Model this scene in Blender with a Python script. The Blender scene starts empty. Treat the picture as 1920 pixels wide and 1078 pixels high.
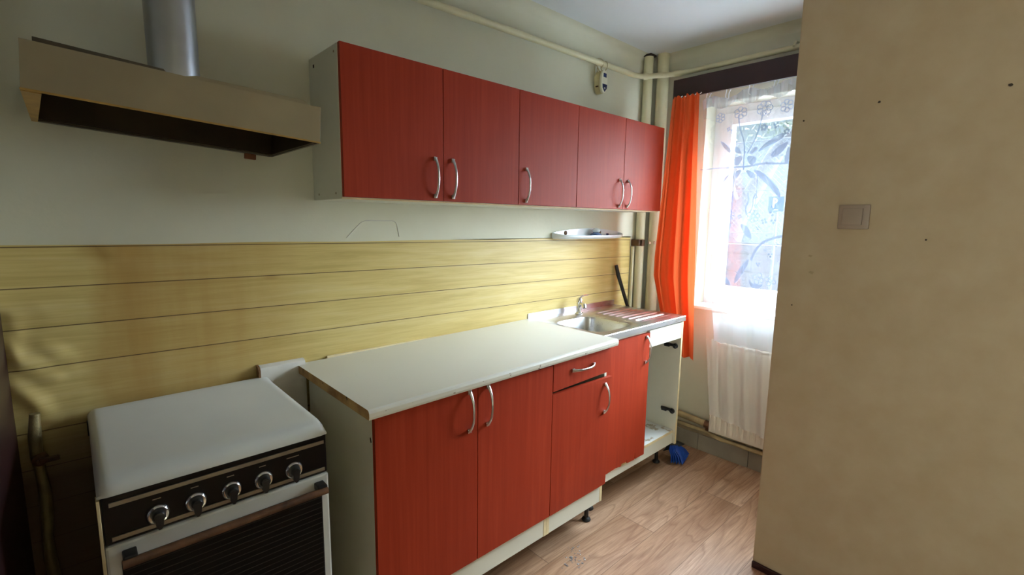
import bpy, bmesh, math, random
from mathutils import Vector, Matrix
random.seed(7)
S = bpy.context.scene
COL = S.collection
PI = math.pi

# ------------------------------------------------------------------ camera
cd = bpy.data.cameras.new('camera'); cam = bpy.data.objects.new('camera', cd); COL.objects.link(cam)
F = Vector((0.6725704, 0.72719138, -0.13726525)); Rr = Vector((0.73536507, -0.67753129, 0.01376798)); Uu = Vector((0.08298954, 0.11020001, 0.99043864))
m = Matrix((Rr, Uu, -F)).transposed().to_4x4(); m.translation = (-0.6875, -1.8377, 1.4686)
cam.matrix_world = m
cd.sensor_width = 36; cd.lens = 36*898.07/1920; cd.clip_start = 0.01; cd.clip_end = 200
S.camera = cam

# ------------------------------------------------------------------ view, world, lights
S.view_settings.view_transform = 'Standard'; S.view_settings.look = 'None'
S.view_settings.gamma = 1; S.view_settings.use_curve_mapping = False
S.view_settings.exposure = 0.25
W = bpy.data.worlds.new('world'); S.world = W; W.use_nodes = True
nt = W.node_tree; nt.nodes.clear()
o = nt.nodes.new('ShaderNodeOutputWorld'); bg = nt.nodes.new('ShaderNodeBackground')
tc = nt.nodes.new('ShaderNodeTexCoord'); sp = nt.nodes.new('ShaderNodeSeparateXYZ'); nt.links.new(tc.outputs['Generated'], sp.inputs[0])
def w_range(sock, a, b, c, d):
    x = nt.nodes.new('ShaderNodeMapRange'); x.interpolation_type = 'SMOOTHSTEP'
    for i, v in enumerate((a, b, c, d)): x.inputs[i+1].default_value = v
    nt.links.new(sock, x.inputs[0]); return x.outputs[0]
def w_math(op, a, b):
    x = nt.nodes.new('ShaderNodeMath'); x.operation = op
    for i, v in enumerate((a, b)):
        if isinstance(v, (int, float)): x.inputs[i].default_value = v
        else: nt.links.new(v, x.inputs[i])
    return x.outputs[0]
# overcast sky: dim near the horizon, brighter overhead on the far side, and a broad hazy sun glow low in the sky
GAZ, GEL = math.radians(-27), math.radians(14)
dt = nt.nodes.new('ShaderNodeVectorMath'); dt.operation = 'DOT_PRODUCT'; nt.links.new(tc.outputs['Generated'], dt.inputs[0])
dt.inputs[1].default_value = (math.cos(GEL)*math.cos(GAZ), math.cos(GEL)*math.sin(GAZ), math.sin(GEL))
glow = w_range(dt.outputs['Value'], .75, .99, 0, 31)
high = w_math('MULTIPLY', w_range(sp.outputs[2], .16, .42, 0, 50), w_range(sp.outputs[0], 0, .5, 0, 1))
nt.links.new(w_math('ADD', w_math('ADD', glow, high), 1.2), bg.inputs[1])
bg.inputs[0].default_value = (0.83, 0.93, 1.0, 1); nt.links.new(bg.outputs[0], o.inputs[0])

def area(name, loc, rot, sx, sy, power, col=(1, 1, 1), portal=False):
    l = bpy.data.lights.new(name, 'AREA'); l.shape = 'RECTANGLE'; l.size = sx; l.size_y = sy; l.energy = power; l.color = col
    ob = bpy.data.objects.new(name, l); ob.location = loc; ob.rotation_euler = rot; COL.objects.link(ob)
    if portal: l.cycles.is_portal = True
    return ob
area('window_portal', (2.47, -1.1, 1.57), (0, PI/2, 0), 1.3, 1.5, 1, portal=True)      # portal faces -x
# added fill light, out of view, shining through an assumed doorway in the left wall
area('side_fill_light', (-1.55, -2.42, 1.35), (0, -PI/2, 0), 1.6, .9, 10.5, (1.0, 0.96, 0.90))

# ------------------------------------------------------------------ material helpers
def lin(c): return tuple(((x/255)/12.92 if x/255 <= .04045 else ((x/255+.055)/1.055)**2.4) for x in c)
class NT:
    def __init__(s, name):
        s.m = bpy.data.materials.new(name); s.m.use_nodes = True; s.t = s.m.node_tree; s.t.nodes.clear()
        s.out = s.n('ShaderNodeOutputMaterial'); s._tc = None
    def n(s, t, **k):
        x = s.t.nodes.new(t)
        for a, v in k.items(): setattr(x, a, v)
        return x
    def put(s, sock, v):
        if isinstance(v, bpy.types.NodeSocket): s.t.links.new(v, sock)
        elif isinstance(v, (tuple, list)):
            sock.default_value = tuple(v)+((1,) if len(v) == 3 and sock.type == 'RGBA' else ())
        else: sock.default_value = v
    def P(s):
        if not s._tc: s._tc = s.n('ShaderNodeTexCoord')
        return s._tc.outputs['Object']
    def xyz(s, v=None):
        x = s.n('ShaderNodeSeparateXYZ'); s.put(x.inputs[0], v or s.P()); return x.outputs
    def comb(s, a, b, c):
        x = s.n('ShaderNodeCombineXYZ'); s.put(x.inputs[0], a); s.put(x.inputs[1], b); s.put(x.inputs[2], c); return x.outputs[0]
    def M(s, op, a, b=0., c=0.):
        x = s.n('ShaderNodeMath', operation=op); s.put(x.inputs[0], a); s.put(x.inputs[1], b); s.put(x.inputs[2], c); return x.outputs[0]
    def scale(s, sc, v=None):
        x = s.n('ShaderNodeMapping'); s.put(x.inputs[0], v or s.P()); x.inputs[3].default_value = sc; return x.outputs[0]
    def noise(s, sc, v=None, detail=4, rough=.55, dist=0):
        x = s.n('ShaderNodeTexNoise'); s.put(x.inputs['Vector'], v or s.P()); x.inputs['Scale'].default_value = sc
        x.inputs['Detail'].default_value = detail; x.inputs['Roughness'].default_value = rough; x.inputs['Distortion'].default_value = dist
        return x.outputs[0]
    def ramp(s, f, stops):
        x = s.n('ShaderNodeValToRGB'); s.put(x.inputs[0], f); e = x.color_ramp.elements
        while len(e) < len(stops): e.new(0.5)
        for i, (p, c) in enumerate(stops):
            e[i].position = p; e[i].color = tuple(c)+(1,) if isinstance(c, tuple) else (c, c, c, 1)
        return x.outputs[0]
    def mix(s, f, a, b):
        x = s.n('ShaderNodeMix', data_type='RGBA'); s.put(x.inputs[0], f); s.put(x.inputs[6], a); s.put(x.inputs[7], b); return x.outputs[2]
    def bump(s, h, st=.3, d=.01):
        x = s.n('ShaderNodeBump'); s.put(x.inputs['Height'], h); x.inputs['Strength'].default_value = st; x.inputs['Distance'].default_value = d; return x.outputs[0]
    def bsdf(s, col, rough=.5, metal=0, bump=None, coat=0, spec=.5, trans=0):
        x = s.n('ShaderNodeBsdfPrincipled'); s.put(x.inputs['Base Color'], col); s.put(x.inputs['Roughness'], rough); s.put(x.inputs['Metallic'], metal)
        x.inputs['Coat Weight'].default_value = coat; x.inputs['Specular IOR Level'].default_value = spec; x.inputs['Transmission Weight'].default_value = trans
        if bump: s.put(x.inputs['Normal'], bump)
        return x.outputs[0]
    def done(s, sh): s.t.links.new(sh, s.out.inputs[0]); return s.m

def plain(name, c, rough=.5, metal=0, var=.06, sc=8, coat=0, bumpst=0, spec=.5):
    n = NT(name); c = lin(c); nz = n.noise(sc)
    col = n.ramp(nz, [(.3, tuple(x*(1-var) for x in c)), (.7, tuple(min(1, x*(1+var)) for x in c))])
    return n.done(n.bsdf(col, rough, metal, n.bump(n.noise(sc*20), bumpst, .002) if bumpst else None, coat, spec))

M = {}
def mk_wall(name, c, dirt=(150, 140, 105)):
    n = NT(name); a = n.noise(1.3, detail=5); b = n.noise(9, detail=4)
    col = n.mix(n.ramp(a, [(.35, 0.), (.75, .22)]), lin(c), lin(dirt))
    col = n.mix(n.ramp(b, [(.3, 0.), (.8, .10)]), col, lin((235, 232, 215)))
    return n.done(n.bsdf(col, .62, 0, n.bump(n.noise(45, detail=6), .18, .004), spec=.35))
M['wall'] = mk_wall('cream wall paint', (217, 215, 195))
M['part'] = mk_wall('beige partition paint', (172, 152, 124), (150, 130, 102))
M['ceil'] = mk_wall('white ceiling paint', (224, 228, 232), (206, 206, 200))

def mk_cherry(name):
    n = NT(name)
    v = n.scale((40, 40, 1.3)); a = n.noise(1.6, v, 6, .6, .4)
    v2 = n.scale((9, 9, .7)); b = n.noise(1.2, v2, 3)
    col = n.ramp(a, [(.25, lin((146, 46, 24))), (.5, lin((157, 52, 28))), (.75, lin((167, 60, 34)))])
    col = n.mix(n.ramp(b, [(.35, 0.), (.7, .22)]), col, lin((126, 34, 18)))
    return n.done(n.bsdf(col, n.M('MULTIPLY_ADD', a, .14, .42), 0, n.bump(a, .04, .001), spec=.18))
M['cherry'] = mk_cherry('cherry laminate')
M['carc'] = plain('white melamine', (216, 214, 198), .45, var=.04, sc=5)
M['core'] = plain('exposed chipboard edge', (172, 148, 104), .8, var=.3, sc=60)
M['rust'] = plain('browned chipboard edge', (120, 84, 48), .85, var=.5, sc=70)
M['edge'] = plain('yellowed edging', (222, 204, 160), .6, var=.12, sc=20)
def mk_top():
    n = NT('off white worktop'); a = n.noise(30, detail=5); b = n.noise(2.2, detail=3)
    col = n.mix(n.ramp(b, [(.35, 0.), (.75, .25)]), lin((214, 213, 204)), lin((200, 196, 182)))
    col = n.mix(n.ramp(a, [(.68, 0.), (.78, .35)]), col, lin((170, 158, 135)))
    return n.done(n.bsdf(col, .33, 0, n.bump(a, .03, .001)))
M['top'] = mk_top()
def mk_chip():
    n = NT('chipped white edge'); a = n.noise(16, n.scale((2, 1, 3)), 5, .7)
    col = n.mix(n.ramp(a, [(.64, 0.), (.66, 1.)]), lin((214, 210, 196)), lin((120, 100, 72)))
    return n.done(n.bsdf(col, .5))
M['chip'] = mk_chip()
def mk_rot():
    n = NT('worn chipboard end'); a = n.noise(22, detail=6, rough=.7); b = n.noise(7)
    col = n.mix(n.ramp(b, [(.35, 0.), (.65, 1.)]), lin((206, 174, 112)), lin((140, 100, 62)))
    col = n.mix(n.ramp(a, [(.62, 0.), (.68, 1.)]), col, lin((40, 26, 16)))
    return n.done(n.bsdf(col, .8, 0, n.bump(a, .6, .003)))
M['rot'] = mk_rot()

def mk_film():
    n = NT('wood print wall film'); x, y, z = n.xyz()
    zz = n.M('ADD', z, n.M('MULTIPLY', n.M('SUBTRACT', x, 1.), .009))
    def lines(off, pitch):
        f = n.M('FRACT', n.M('DIVIDE', n.M('SUBTRACT', zz, off-10*pitch), pitch))
        d = n.M('ABSOLUTE', n.M('SUBTRACT', n.M('FRACT', n.M('ADD', f, .5)), .5))
        w = n.M('MULTIPLY', d, pitch)
        return n.M('LESS_THAN', w, .0015)
    up = n.M('GREATER_THAN', zz, .945)
    l = n.M('ADD', n.M('MULTIPLY', lines(1.2535, .1115), up), n.M('MULTIPLY', lines(.848, .108), n.M('SUBTRACT', 1., up)))
    pl = n.M('FLOOR', n.M('DIVIDE', n.M('SUBTRACT', zz, .138), .1115))
    v = n.comb(n.M('ADD', x, n.M('MULTIPLY', pl, 3.7)), pl, n.M('MULTIPLY', zz, 14))
    a = n.noise(2.2, v, 7, .62, .5)
    v2 = n.comb(n.M('MULTIPLY', x, 1.2), 0., n.M('MULTIPLY', zz, 60)); g = n.noise(3, v2, 4)
    col = n.ramp(a, [(.25, lin((190, 166, 98))), (.5, lin((212, 190, 122))), (.78, lin((222, 204, 146)))])
    col = n.mix(n.ramp(g, [(.45, 0.), (.7, .25)]), col, lin((176, 142, 78)))
    vk = n.n('ShaderNodeTexVoronoi'); n.put(vk.inputs['Vector'], n.comb(n.M('MULTIPLY', x, 1.5), 0., n.M('MULTIPLY', zz, 4.2))); vk.inputs['Scale'].default_value = 1.4
    col = n.mix(n.ramp(vk.outputs[0], [(.03, .5), (.085, 0.)]), col, lin((150, 104, 52)))
    # brown heat stain above the stove, with an irregular outline
    e = n.M('MULTIPLY', n.M('SUBTRACT', n.noise(2.5), .5), .35)
    xs = n.M('ADD', x, e)
    left = n.ramp(n.M('ADD', xs, 1.), [(.33, 0.), (.38, 1.)]); right = n.ramp(n.M('ADD', xs, 1.), [(.62, 1.), (1., 0.)])
    vs = n.comb(n.M('MULTIPLY', x, 7), 0., n.M('MULTIPLY', zz, .8)); st = n.ramp(n.noise(1.4, vs, 4), [(.3, .5), (.7, 1.)])
    col = n.mix(n.M('MULTIPLY', n.M('MULTIPLY', n.M('MULTIPLY', left, right), st), .7), col, lin((166, 122, 58)))
    # darker brown towards the bottom, strongest at the left
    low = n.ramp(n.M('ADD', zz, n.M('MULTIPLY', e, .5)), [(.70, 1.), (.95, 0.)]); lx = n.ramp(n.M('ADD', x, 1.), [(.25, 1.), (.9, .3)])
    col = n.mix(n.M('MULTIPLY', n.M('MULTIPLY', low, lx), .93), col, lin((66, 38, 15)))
    col = n.mix(n.M('MULTIPLY', l, .85), col, lin((70, 42, 18)))
    h = n.M('ADD', n.noise(3.5, detail=3), n.M('MULTIPLY', l, -.4))
    return n.done(n.bsdf(col, .38, 0, n.bump(h, .35, .01), spec=.45))
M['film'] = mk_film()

def mk_floor():
    n = NT('oak laminate floor'); x, y, z = n.xyz()
    row = n.M('FLOOR', n.M('DIVIDE', n.M('ADD', y, 5.006), .193))
    xo = n.M('ADD', x, n.M('MULTIPLY', n.M('FRACT', n.M('MULTIPLY', row, .4142)), 1.28))
    pid = n.M('FLOOR', n.M('DIVIDE', n.M('ADD', xo, 5.), 1.28))
    sd = n.M('ADD', n.M('MULTIPLY', row, 7.31), n.M('MULTIPLY', pid, 3.17))
    v = n.comb(n.M('ADD', n.M('MULTIPLY', x, .62), sd), n.M('MULTIPLY', y, 5.2), sd)
    a = n.noise(1.1, v, 2, .45, .25)
    rings = n.M('FRACT', n.M('MULTIPLY', a, 17.))
    rn = n.ramp(rings, [(0., .9), (.10, .35), (.4, .1), (.85, 0.), (1., .9)])
    fg = n.noise(3, n.comb(n.M('MULTIPLY', x, 3), n.M('MULTIPLY', y, 60), sd), 5, .6)
    col = n.ramp(a, [(.25, lin((150, 112, 82))), (.5, lin((186, 150, 120))), (.75, lin((205, 172, 144)))])
    col = n.mix(n.M('MULTIPLY', rn, .55), col, lin((112, 72, 48)))
    col = n.mix(n.ramp(fg, [(.38, 0.), (.68, .6)]), col, lin((132, 92, 68)))
    fy = n.M('FRACT', n.M('DIVIDE', n.M('ADD', y, 5.006), .193)); fx = n.M('FRACT', n.M('DIVIDE', n.M('ADD', xo, 5.), 1.28))
    g = n.M('MAXIMUM', n.M('LESS_THAN', fy, .012), n.M('LESS_THAN', fx, .0025))
    col = n.mix(n.M('MULTIPLY', g, .7), col, lin((84, 58, 40)))
    return n.done(n.bsdf(col, n.M('MULTIPLY_ADD', fg, .15, .27), 0, n.bump(n.M('SUBTRACT', fg, g), .12, .002)))
M['floor'] = mk_floor()

M['steel'] = None
def mk_steel():
    n = NT('brushed stainless steel'); x, y, z = n.xyz(); v = n.comb(n.M('MULTIPLY', x, 3), n.M('MULTIPLY', y, 160), n.M('MULTIPLY', z, 90)); a = n.noise(2, v, 4)
    st = n.noise(7, detail=5)
    col = n.mix(n.M('MULTIPLY', n.ramp(st, [(.42, 0.), (.60, .6)]), n.ramp(x, [(.12, 0.), (.25, 1.)])), lin((205, 206, 209)), lin((158, 140, 112)))
    return n.done(n.bsdf(col, n.M('MULTIPLY_ADD', a, .10, .24), 1.))
M['steel'] = mk_steel()
M['chrome'] = plain('chrome', (225, 226, 230), .12, 1., var=.02)
M['satin'] = plain('satin nickel', (205, 202, 202), .27, 1., var=.04)
M['duct'] = plain('galvanised duct', (176, 180, 188), .34, 1., var=.14, sc=5)
M['hood'] = plain('grimy enamelled hood', (150, 138, 112), .42, 0, var=.14, sc=3.5, bumpst=.1)
M['hoodin'] = plain('greasy hood lining', (50, 38, 20), .35, 0, var=.4, sc=7)
M['hoodrim'] = plain('grease stained hood edge', (168, 132, 64), .5, 0, var=.3, sc=14)
M['hoodlip'] = plain('dark bent sheet', (82, 74, 60), .5, .2, var=.2, sc=9)
M['pipe'] = plain('cream pipe paint', (214, 207, 172), .4, 0, var=.06, sc=6, bumpst=.1)
M['pipedirty'] = plain('dirty painted pipe', (176, 156, 116), .5, 0, var=.4, sc=9)
M['black'] = plain('black enamel', (11, 10, 11), .3, 0, var=.2, spec=.25)
M['blackp'] = plain('black plastic', (16, 15, 15), .45, 0, var=.2)
M['enamel'] = plain('white enamel', (206, 208, 204), .28, 0, var=.03, sc=4, coat=.1)
M['enamels'] = plain('yellowed white enamel', (190, 178, 140), .4, 0, var=.12, sc=7)
M['trimal'] = plain('dull aluminium strip', (150, 142, 128), .4, .8, var=.12, sc=14)
def mk_glass_oven():
    n = NT('ribbed black oven glass'); x, y, z = n.xyz()
    f = n.M('FRACT', n.M('DIVIDE', z, .0155)); r = n.ramp(f, [(0., 1.), (.12, .0), (1., 0.)])
    col = n.mix(n.M('MULTIPLY', r, .5), lin((9, 9, 9)), lin((76, 72, 64)))
    return n.done(n.bsdf(col, .35, 0, n.bump(r, .4, .002), spec=.2))
M['oven'] = mk_glass_oven()
M['bar'] = plain('worn brown handle', (92, 62, 40), .5, .2, var=.55, sc=24)
M['mahog'] = plain('dark mahogany board', (46, 20, 22), .38, 0, var=.2, sc=6)
M['pvc'] = plain('white pvc', (232, 235, 240), .35, 0, var=.02)
M['skirt'] = plain('grey skirting tile', (142, 134, 120), .5, 0, var=.18, sc=5)
M['dark'] = plain('dark grout', (52, 42, 34), .9, 0, var=.3, sc=30)
M['porc'] = plain('white porcelain', (222, 230, 234), .15, 0, var=.02, coat=.3)
M['blueg'] = plain('blue glazed cup', (92, 116, 160), .1, 0, var=.3, sc=40, coat=.5)
M['navy'] = plain('navy print', (22, 38, 92), .3, 0, var=.15, sc=60)
M['devw'] = plain('ivory device shell', (226, 222, 200), .35, 0, var=.03)
M['devy'] = plain('yellowed device side', (196, 184, 140), .4, 0, var=.08)
M['brush'] = plain('blue bristles', (10, 62, 150), .5, 0, var=.3, sc=30)
M['lilac'] = plain('grey lilac plastic', (146, 128, 114), .4, 0, var=.04)
M['plaster'] = plain('white plaster', (212, 208, 198), .7, 0, var=.1, sc=9, bumpst=.2)
M['brown'] = plain('reddish brown block', (118, 66, 34), .6, 0, var=.2, sc=20)
M['blob'] = plain('filler blob', (206, 178, 158), .6, 0, var=.15, sc=60)
M['rad'] = plain('radiator enamel', (226, 218, 204), .38, 0, var=.06, sc=6)
def mk_shelf():
    n = NT('water stained shelf'); a = n.noise(5, detail=6, rough=.65)
    x, y, z = n.xyz()
    b = n.M('ADD', n.M('MULTIPLY', y, 1.8), n.M('MULTIPLY', a, .9))
    col = n.mix(n.ramp(a, [(.5, 0.), (.53, .9), (.56, .15)]), lin((226, 230, 228)), lin((150, 124, 78)))
    return n.done(n.bsdf(col, .45, 0, n.bump(a, .4, .003)))
M['shelf'] = mk_shelf()
def cloth(name, c, tf, alpha=0., rough=.9, pat=None, var=.05):
    n = NT(name); c = lin(c)
    col = n.ramp(n.noise(5), [(.3, tuple(x*(1-var) for x in c)), (.7, c)])
    d = n.n('ShaderNodeBsdfDiffuse'); n.put(d.inputs[0], col)
    t = n.n('ShaderNodeBsdfTranslucent'); n.put(t.inputs[0], col)
    ms = n.n('ShaderNodeMixShader'); ms.inputs[0].default_value = tf
    n.t.links.new(d.outputs[0], ms.inputs[1]); n.t.links.new(t.outputs[0], ms.inputs[2]); sh = ms.outputs[0]
    if alpha or pat:
        tr = n.n('ShaderNodeBsdfTransparent'); m2 = n.n('ShaderNodeMixShader')
        a = pat(n) if pat else alpha
        n.put(m2.inputs[0], n.M('SUBTRACT', 1., a) if pat else a); n.t.links.new(sh, m2.inputs[1]); n.t.links.new(tr.outputs[0], m2.inputs[2]); sh = m2.outputs[0]
    return n.done(sh)
M['orange'] = cloth('orange curtain cloth', (226, 100, 56), .22)
def netpat(base, amp, sc):
    def f(n):
        x, y, z = n.xyz()
        u = n.M('FRACT', n.M('MULTIPLY', n.M('ADD', y, z), sc)); v = n.M('FRACT', n.M('MULTIPLY', n.M('SUBTRACT', y, z), sc))
        w = n.M('MULTIPLY', n.M('GREATER_THAN', u, .28), n.M('GREATER_THAN', v, .28))
        ed = n.noise(28, detail=3)
        return n.M('MULTIPLY_ADD', w, amp, base)
    return f
M['lace'] = cloth('white lace net', (238, 242, 246), .01, pat=netpat(.08, .20, 260))
M['motif'] = cloth('woven lace motif', (176, 196, 236), .005, alpha=.35)
M['sheer'] = cloth('white sheer voile', (238, 234, 228), .01, pat=lambda n: n.M('MULTIPLY_ADD', n.M('LESS_THAN', n.xyz()[2], .775), .38, .14))
M['hem'] = cloth('dense lace border', (226, 234, 246), .012, alpha=.35)
M['border'] = cloth('lace border cloth', (232, 238, 248), .16, alpha=.25)
def mk_pane():
    n = NT('clear window pane'); g = n.n('ShaderNodeBsdfGlossy'); g.inputs['Roughness'].default_value = .02
    t = n.n('ShaderNodeBsdfTransparent'); t.inputs[0].default_value = (.95, .98, 1, 1); ms = n.n('ShaderNodeMixShader'); ms.inputs[0].default_value = .06
    n.t.links.new(t.outputs[0], ms.inputs[1]); n.t.links.new(g.outputs[0], ms.inputs[2]); return n.done(ms.outputs[0])
M['pane'] = mk_pane()
def mk_water():
    n = NT('water'); return n.done(n.bsdf((.95, .97, 1), .03, 0, trans=.9))
M['water'] = mk_water()
M['asph'] = plain('pale pavement', (188, 190, 192), .9, 0, var=.1, sc=2)
M['conc'] = plain('grey concrete wall', (104, 106, 122), .85, 0, var=.08, sc=2)
M['wire'] = plain('grey fence wire', (104, 112, 128), .5, .3, var=.1)
M['bld'] = plain('pale rendered building', (136, 150, 152), .8, 0, var=.05, sc=1)
M['leaf'] = plain('green leaves', (78, 98, 78), .6, 0, var=.4, sc=3)
M['bark'] = plain('grey bark', (112, 116, 126), .9, 0, var=.2, sc=5)
M['signb'] = plain('blue sign face', (18, 82, 190), .4, 0, var=.03)
M['signw'] = plain('white sign paint', (235, 240, 245), .4, 0, var=.02)
M['hole'] = plain('dark hole in plaster', (48, 38, 30), .9, 0, var=.2)
M['scuff'] = plain('scuffed paint', (150, 134, 106), .8, 0, var=.15, sc=30)
M['silver'] = plain('crumpled foil tape', (150, 136, 96), .4, .5, var=.3, sc=20, bumpst=.5)

# ------------------------------------------------------------------ geometry helpers
def box(bm, x0, x1, y0, y1, z0, z1, bev=0., seg=2, rot=None):
    v = [bm.verts.new((x, y, z)) for x in (x0, x1) for y in (y0, y1) for z in (z0, z1)]
    fs = [(0, 1, 3, 2), (4, 6, 7, 5), (0, 4, 5, 1), (2, 3, 7, 6), (0, 2, 6, 4), (1, 5, 7, 3)]
    f = [bm.faces.new([v[i] for i in q]) for q in fs]
    if bev:
        e = list({e for q in f for e in q.edges}); bmesh.ops.bevel(bm, geom=e, offset=bev, segments=seg, profile=.5, affect='EDGES')
    return v
def tube(bm, pts, r, n=16, cap=True, closed=False):
    pts = [Vector(p) for p in pts]; N = len(pts); rings = []
    rad = r if isinstance(r, (list, tuple)) else [r]*N
    up = None
    for i, p in enumerate(pts):
        a = pts[(i-1) % N] if (i > 0 or closed) else p; b = pts[(i+1) % N] if (i < N-1 or closed) else p
        t = (b-a).normalized()
        if up is None: up = t.orthogonal().normalized()
        up = (up - t*up.dot(t)).normalized(); w = t.cross(up)
        rr = rad[i]; ra, rb = rr if isinstance(rr, tuple) else (rr, rr)
        rings.append([bm.verts.new(p + up*math.cos(2*PI*k/n)*ra + w*math.sin(2*PI*k/n)*rb) for k in range(n)])
    for i in range(N if closed else N-1):
        A, B = rings[i], rings[(i+1) % N]
        for k in range(n): bm.faces.new((A[k], A[(k+1) % n], B[(k+1) % n], B[k]))
    if cap and not closed: bm.faces.new(rings[0][::-1]); bm.faces.new(rings[-1])
def round_path(pts, rad, n=6):
    pts = [Vector(p) for p in pts]; out = [pts[0]]
    for i in range(1, len(pts)-1):
        a = (pts[i-1]-pts[i]).normalized()*rad + pts[i]; b = (pts[i+1]-pts[i]).normalized()*rad + pts[i]
        for k in range(n+1):
            t = k/n; out.append(a*(1-t)**2 + pts[i]*2*t*(1-t) + b*t*t)
    out.append(pts[-1]); return out
def lathe(bm, c, axis, prof, n=28):
    c = Vector(c); ax = Vector(axis).normalized(); u = ax.orthogonal().normalized(); w = ax.cross(u); R = []
    for (r, h) in prof: R.append([bm.verts.new(c+ax*h+(u*math.cos(2*PI*k/n)+w*math.sin(2*PI*k/n))*r) for k in range(n)])
    for A, B in zip(R, R[1:]):
        for k in range(n): bm.faces.new((A[k], A[(k+1) % n], B[(k+1) % n], B[k]))
    if prof[0][0] > 1e-5: bm.faces.new(R[0][::-1])
    if prof[-1][0] > 1e-5: bm.faces.new(R[-1])
def prism(bm, poly, axis, a, b):
    """extrude a closed 2D outline along an axis; outline in the two other axes, in order"""
    def P(q, t): return {'x': (t, q[0], q[1]), 'y': (q[0], t, q[1]), 'z': (q[0], q[1], t)}[axis]
    A = [bm.verts.new(P(q, a)) for q in poly]; B = [bm.verts.new(P(q, b)) for q in poly]
    bm.faces.new(A); bm.faces.new(B[::-1])
    for i in range(len(poly)): j = (i+1) % len(poly); bm.faces.new((A[i], B[i], B[j], A[j]))
def obj(name, bm, mat, parent=None, smooth=False, org=None, bevel=0, mats=None):
    if org is None: org = parent.get('_org', (0, 0, 0)) if parent else (0, 0, 0)
    org = Vector(org)
    if org.length: bmesh.ops.translate(bm, verts=bm.verts, vec=-org)
    bmesh.ops.recalc_face_normals(bm, faces=bm.faces)
    me = bpy.data.meshes.new(name); bm.to_mesh(me); bm.free()
    for mm in (mats or [mat]): me.materials.append(M[mm])
    if smooth:
        for p in me.polygons: p.use_smooth = True
        me.set_sharp_from_angle(angle=math.radians(38))
    ob = bpy.data.objects.new(name, me); COL.objects.link(ob)
    if parent: ob.parent = parent; ob['_org'] = tuple(org)
    else: ob.location = org; ob['_org'] = tuple(org)
    if bevel:
        b = ob.modifiers.new('bevel', 'BEVEL'); b.width = bevel; b.segments = 2; b.limit_method = 'ANGLE'
    return ob
def tag(o, label, cat, group=None, kind=None):
    o['label'] = label; o['category'] = cat
    if group: o['group'] = group
    if kind: o['kind'] = kind
    return o
def thing(name, label, cat, org, group=None, rot=None, local=False):
    e = bpy.data.objects.new(name, None); COL.objects.link(e); e.location = org; e.empty_display_size = .05
    e['_org'] = (0, 0, 0) if local else tuple(org)
    if rot: e.rotation_euler = rot
    return tag(e, label, cat, group)
def B(name, mat, parent, x0, x1, y0, y1, z0, z1, bev=.0008, seg=2, label=None):
    bm = bmesh.new(); box(bm, x0, x1, y0, y1, z0, z1, bev, seg); o = obj(name, bm, mat, parent)
    if label: o['label'] = label
    return o
def struct(name, bm, mat, smooth=False):
    o = obj(name, bm, mat, None, smooth); o['kind'] = 'structure'; return o
def sbox(name, mat, *a, bev=0):
    bm = bmesh.new(); box(bm, *a, bev); return struct(name, bm, mat)

# ------------------------------------------------------------------ room shell
XW, ZC, XP, YP, XL, YB = 2.26, 2.535, 1.38, -1.163, -0.845, -3.0
sbox('floor', 'floor', XL-.1, 2.36, YB-.1, .1, -.1, 0)
sbox('ceiling', 'ceil', XL-.1, 2.5, YB-.1, .1, ZC, ZC+.1)
sbox('wall_back', 'wall', XL-.1, XW+.25, 0, .12, 0, ZC)
bm = bmesh.new()                                    # left wall; unseen doorway added to let the fill light in
box(bm, XL-.12, XL, -1.97, 0, 0, ZC); box(bm, XL-.12, XL, YB, -2.87, 0, ZC); box(bm, XL-.12, XL, -2.87, -1.97, 2.05, ZC)
struct('wall_left', bm, 'wall')
bm = bmesh.new()                                    # window wall; opening widened out of view behind the partition for more daylight
Y0, Y1, Z0, Z1 = -.39, -1.80, .955, 2.19
YE = -2.15                                          # far side of the window bay behind the partition
box(bm, XW, XW+.2, Y0, 0, 0, ZC); box(bm, XW, XW+.2, YE-.1, Y1, 0, ZC)
box(bm, XW, XW+.2, Y1, Y0, 0, Z0); box(bm, XW, XW+.2, Y1, Y0, Z1, ZC)
struct('wall_window', bm, 'wall')
sbox('wall_partition', 'part', XP, XP+.10, YB, YP, 0, ZC, bev=.006)
sbox('wall_bay', 'wall', XP+.10, XW, YE-.1, YE, 0, ZC)
sbox('wall_rear', 'wall', XL, XP, YB-.12, YB, 0, ZC)
bm = bmesh.new(); box(bm, -2.2, XL-.12, -3.6, -1.3, -.1, 0); box(bm, -2.2, XL-.12, -3.6, -1.3, ZC, ZC+.1)  # unseen room assumed around the added fill light
box(bm, -2.3, -2.2, -3.6, -1.3, 0, ZC); box(bm, -2.2, XL-.12, -3.7, -3.6, 0, ZC); box(bm, -2.2, XL-.12, -1.3, -1.2, 0, ZC)
struct('wall_side_room', bm, 'wall')
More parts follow.
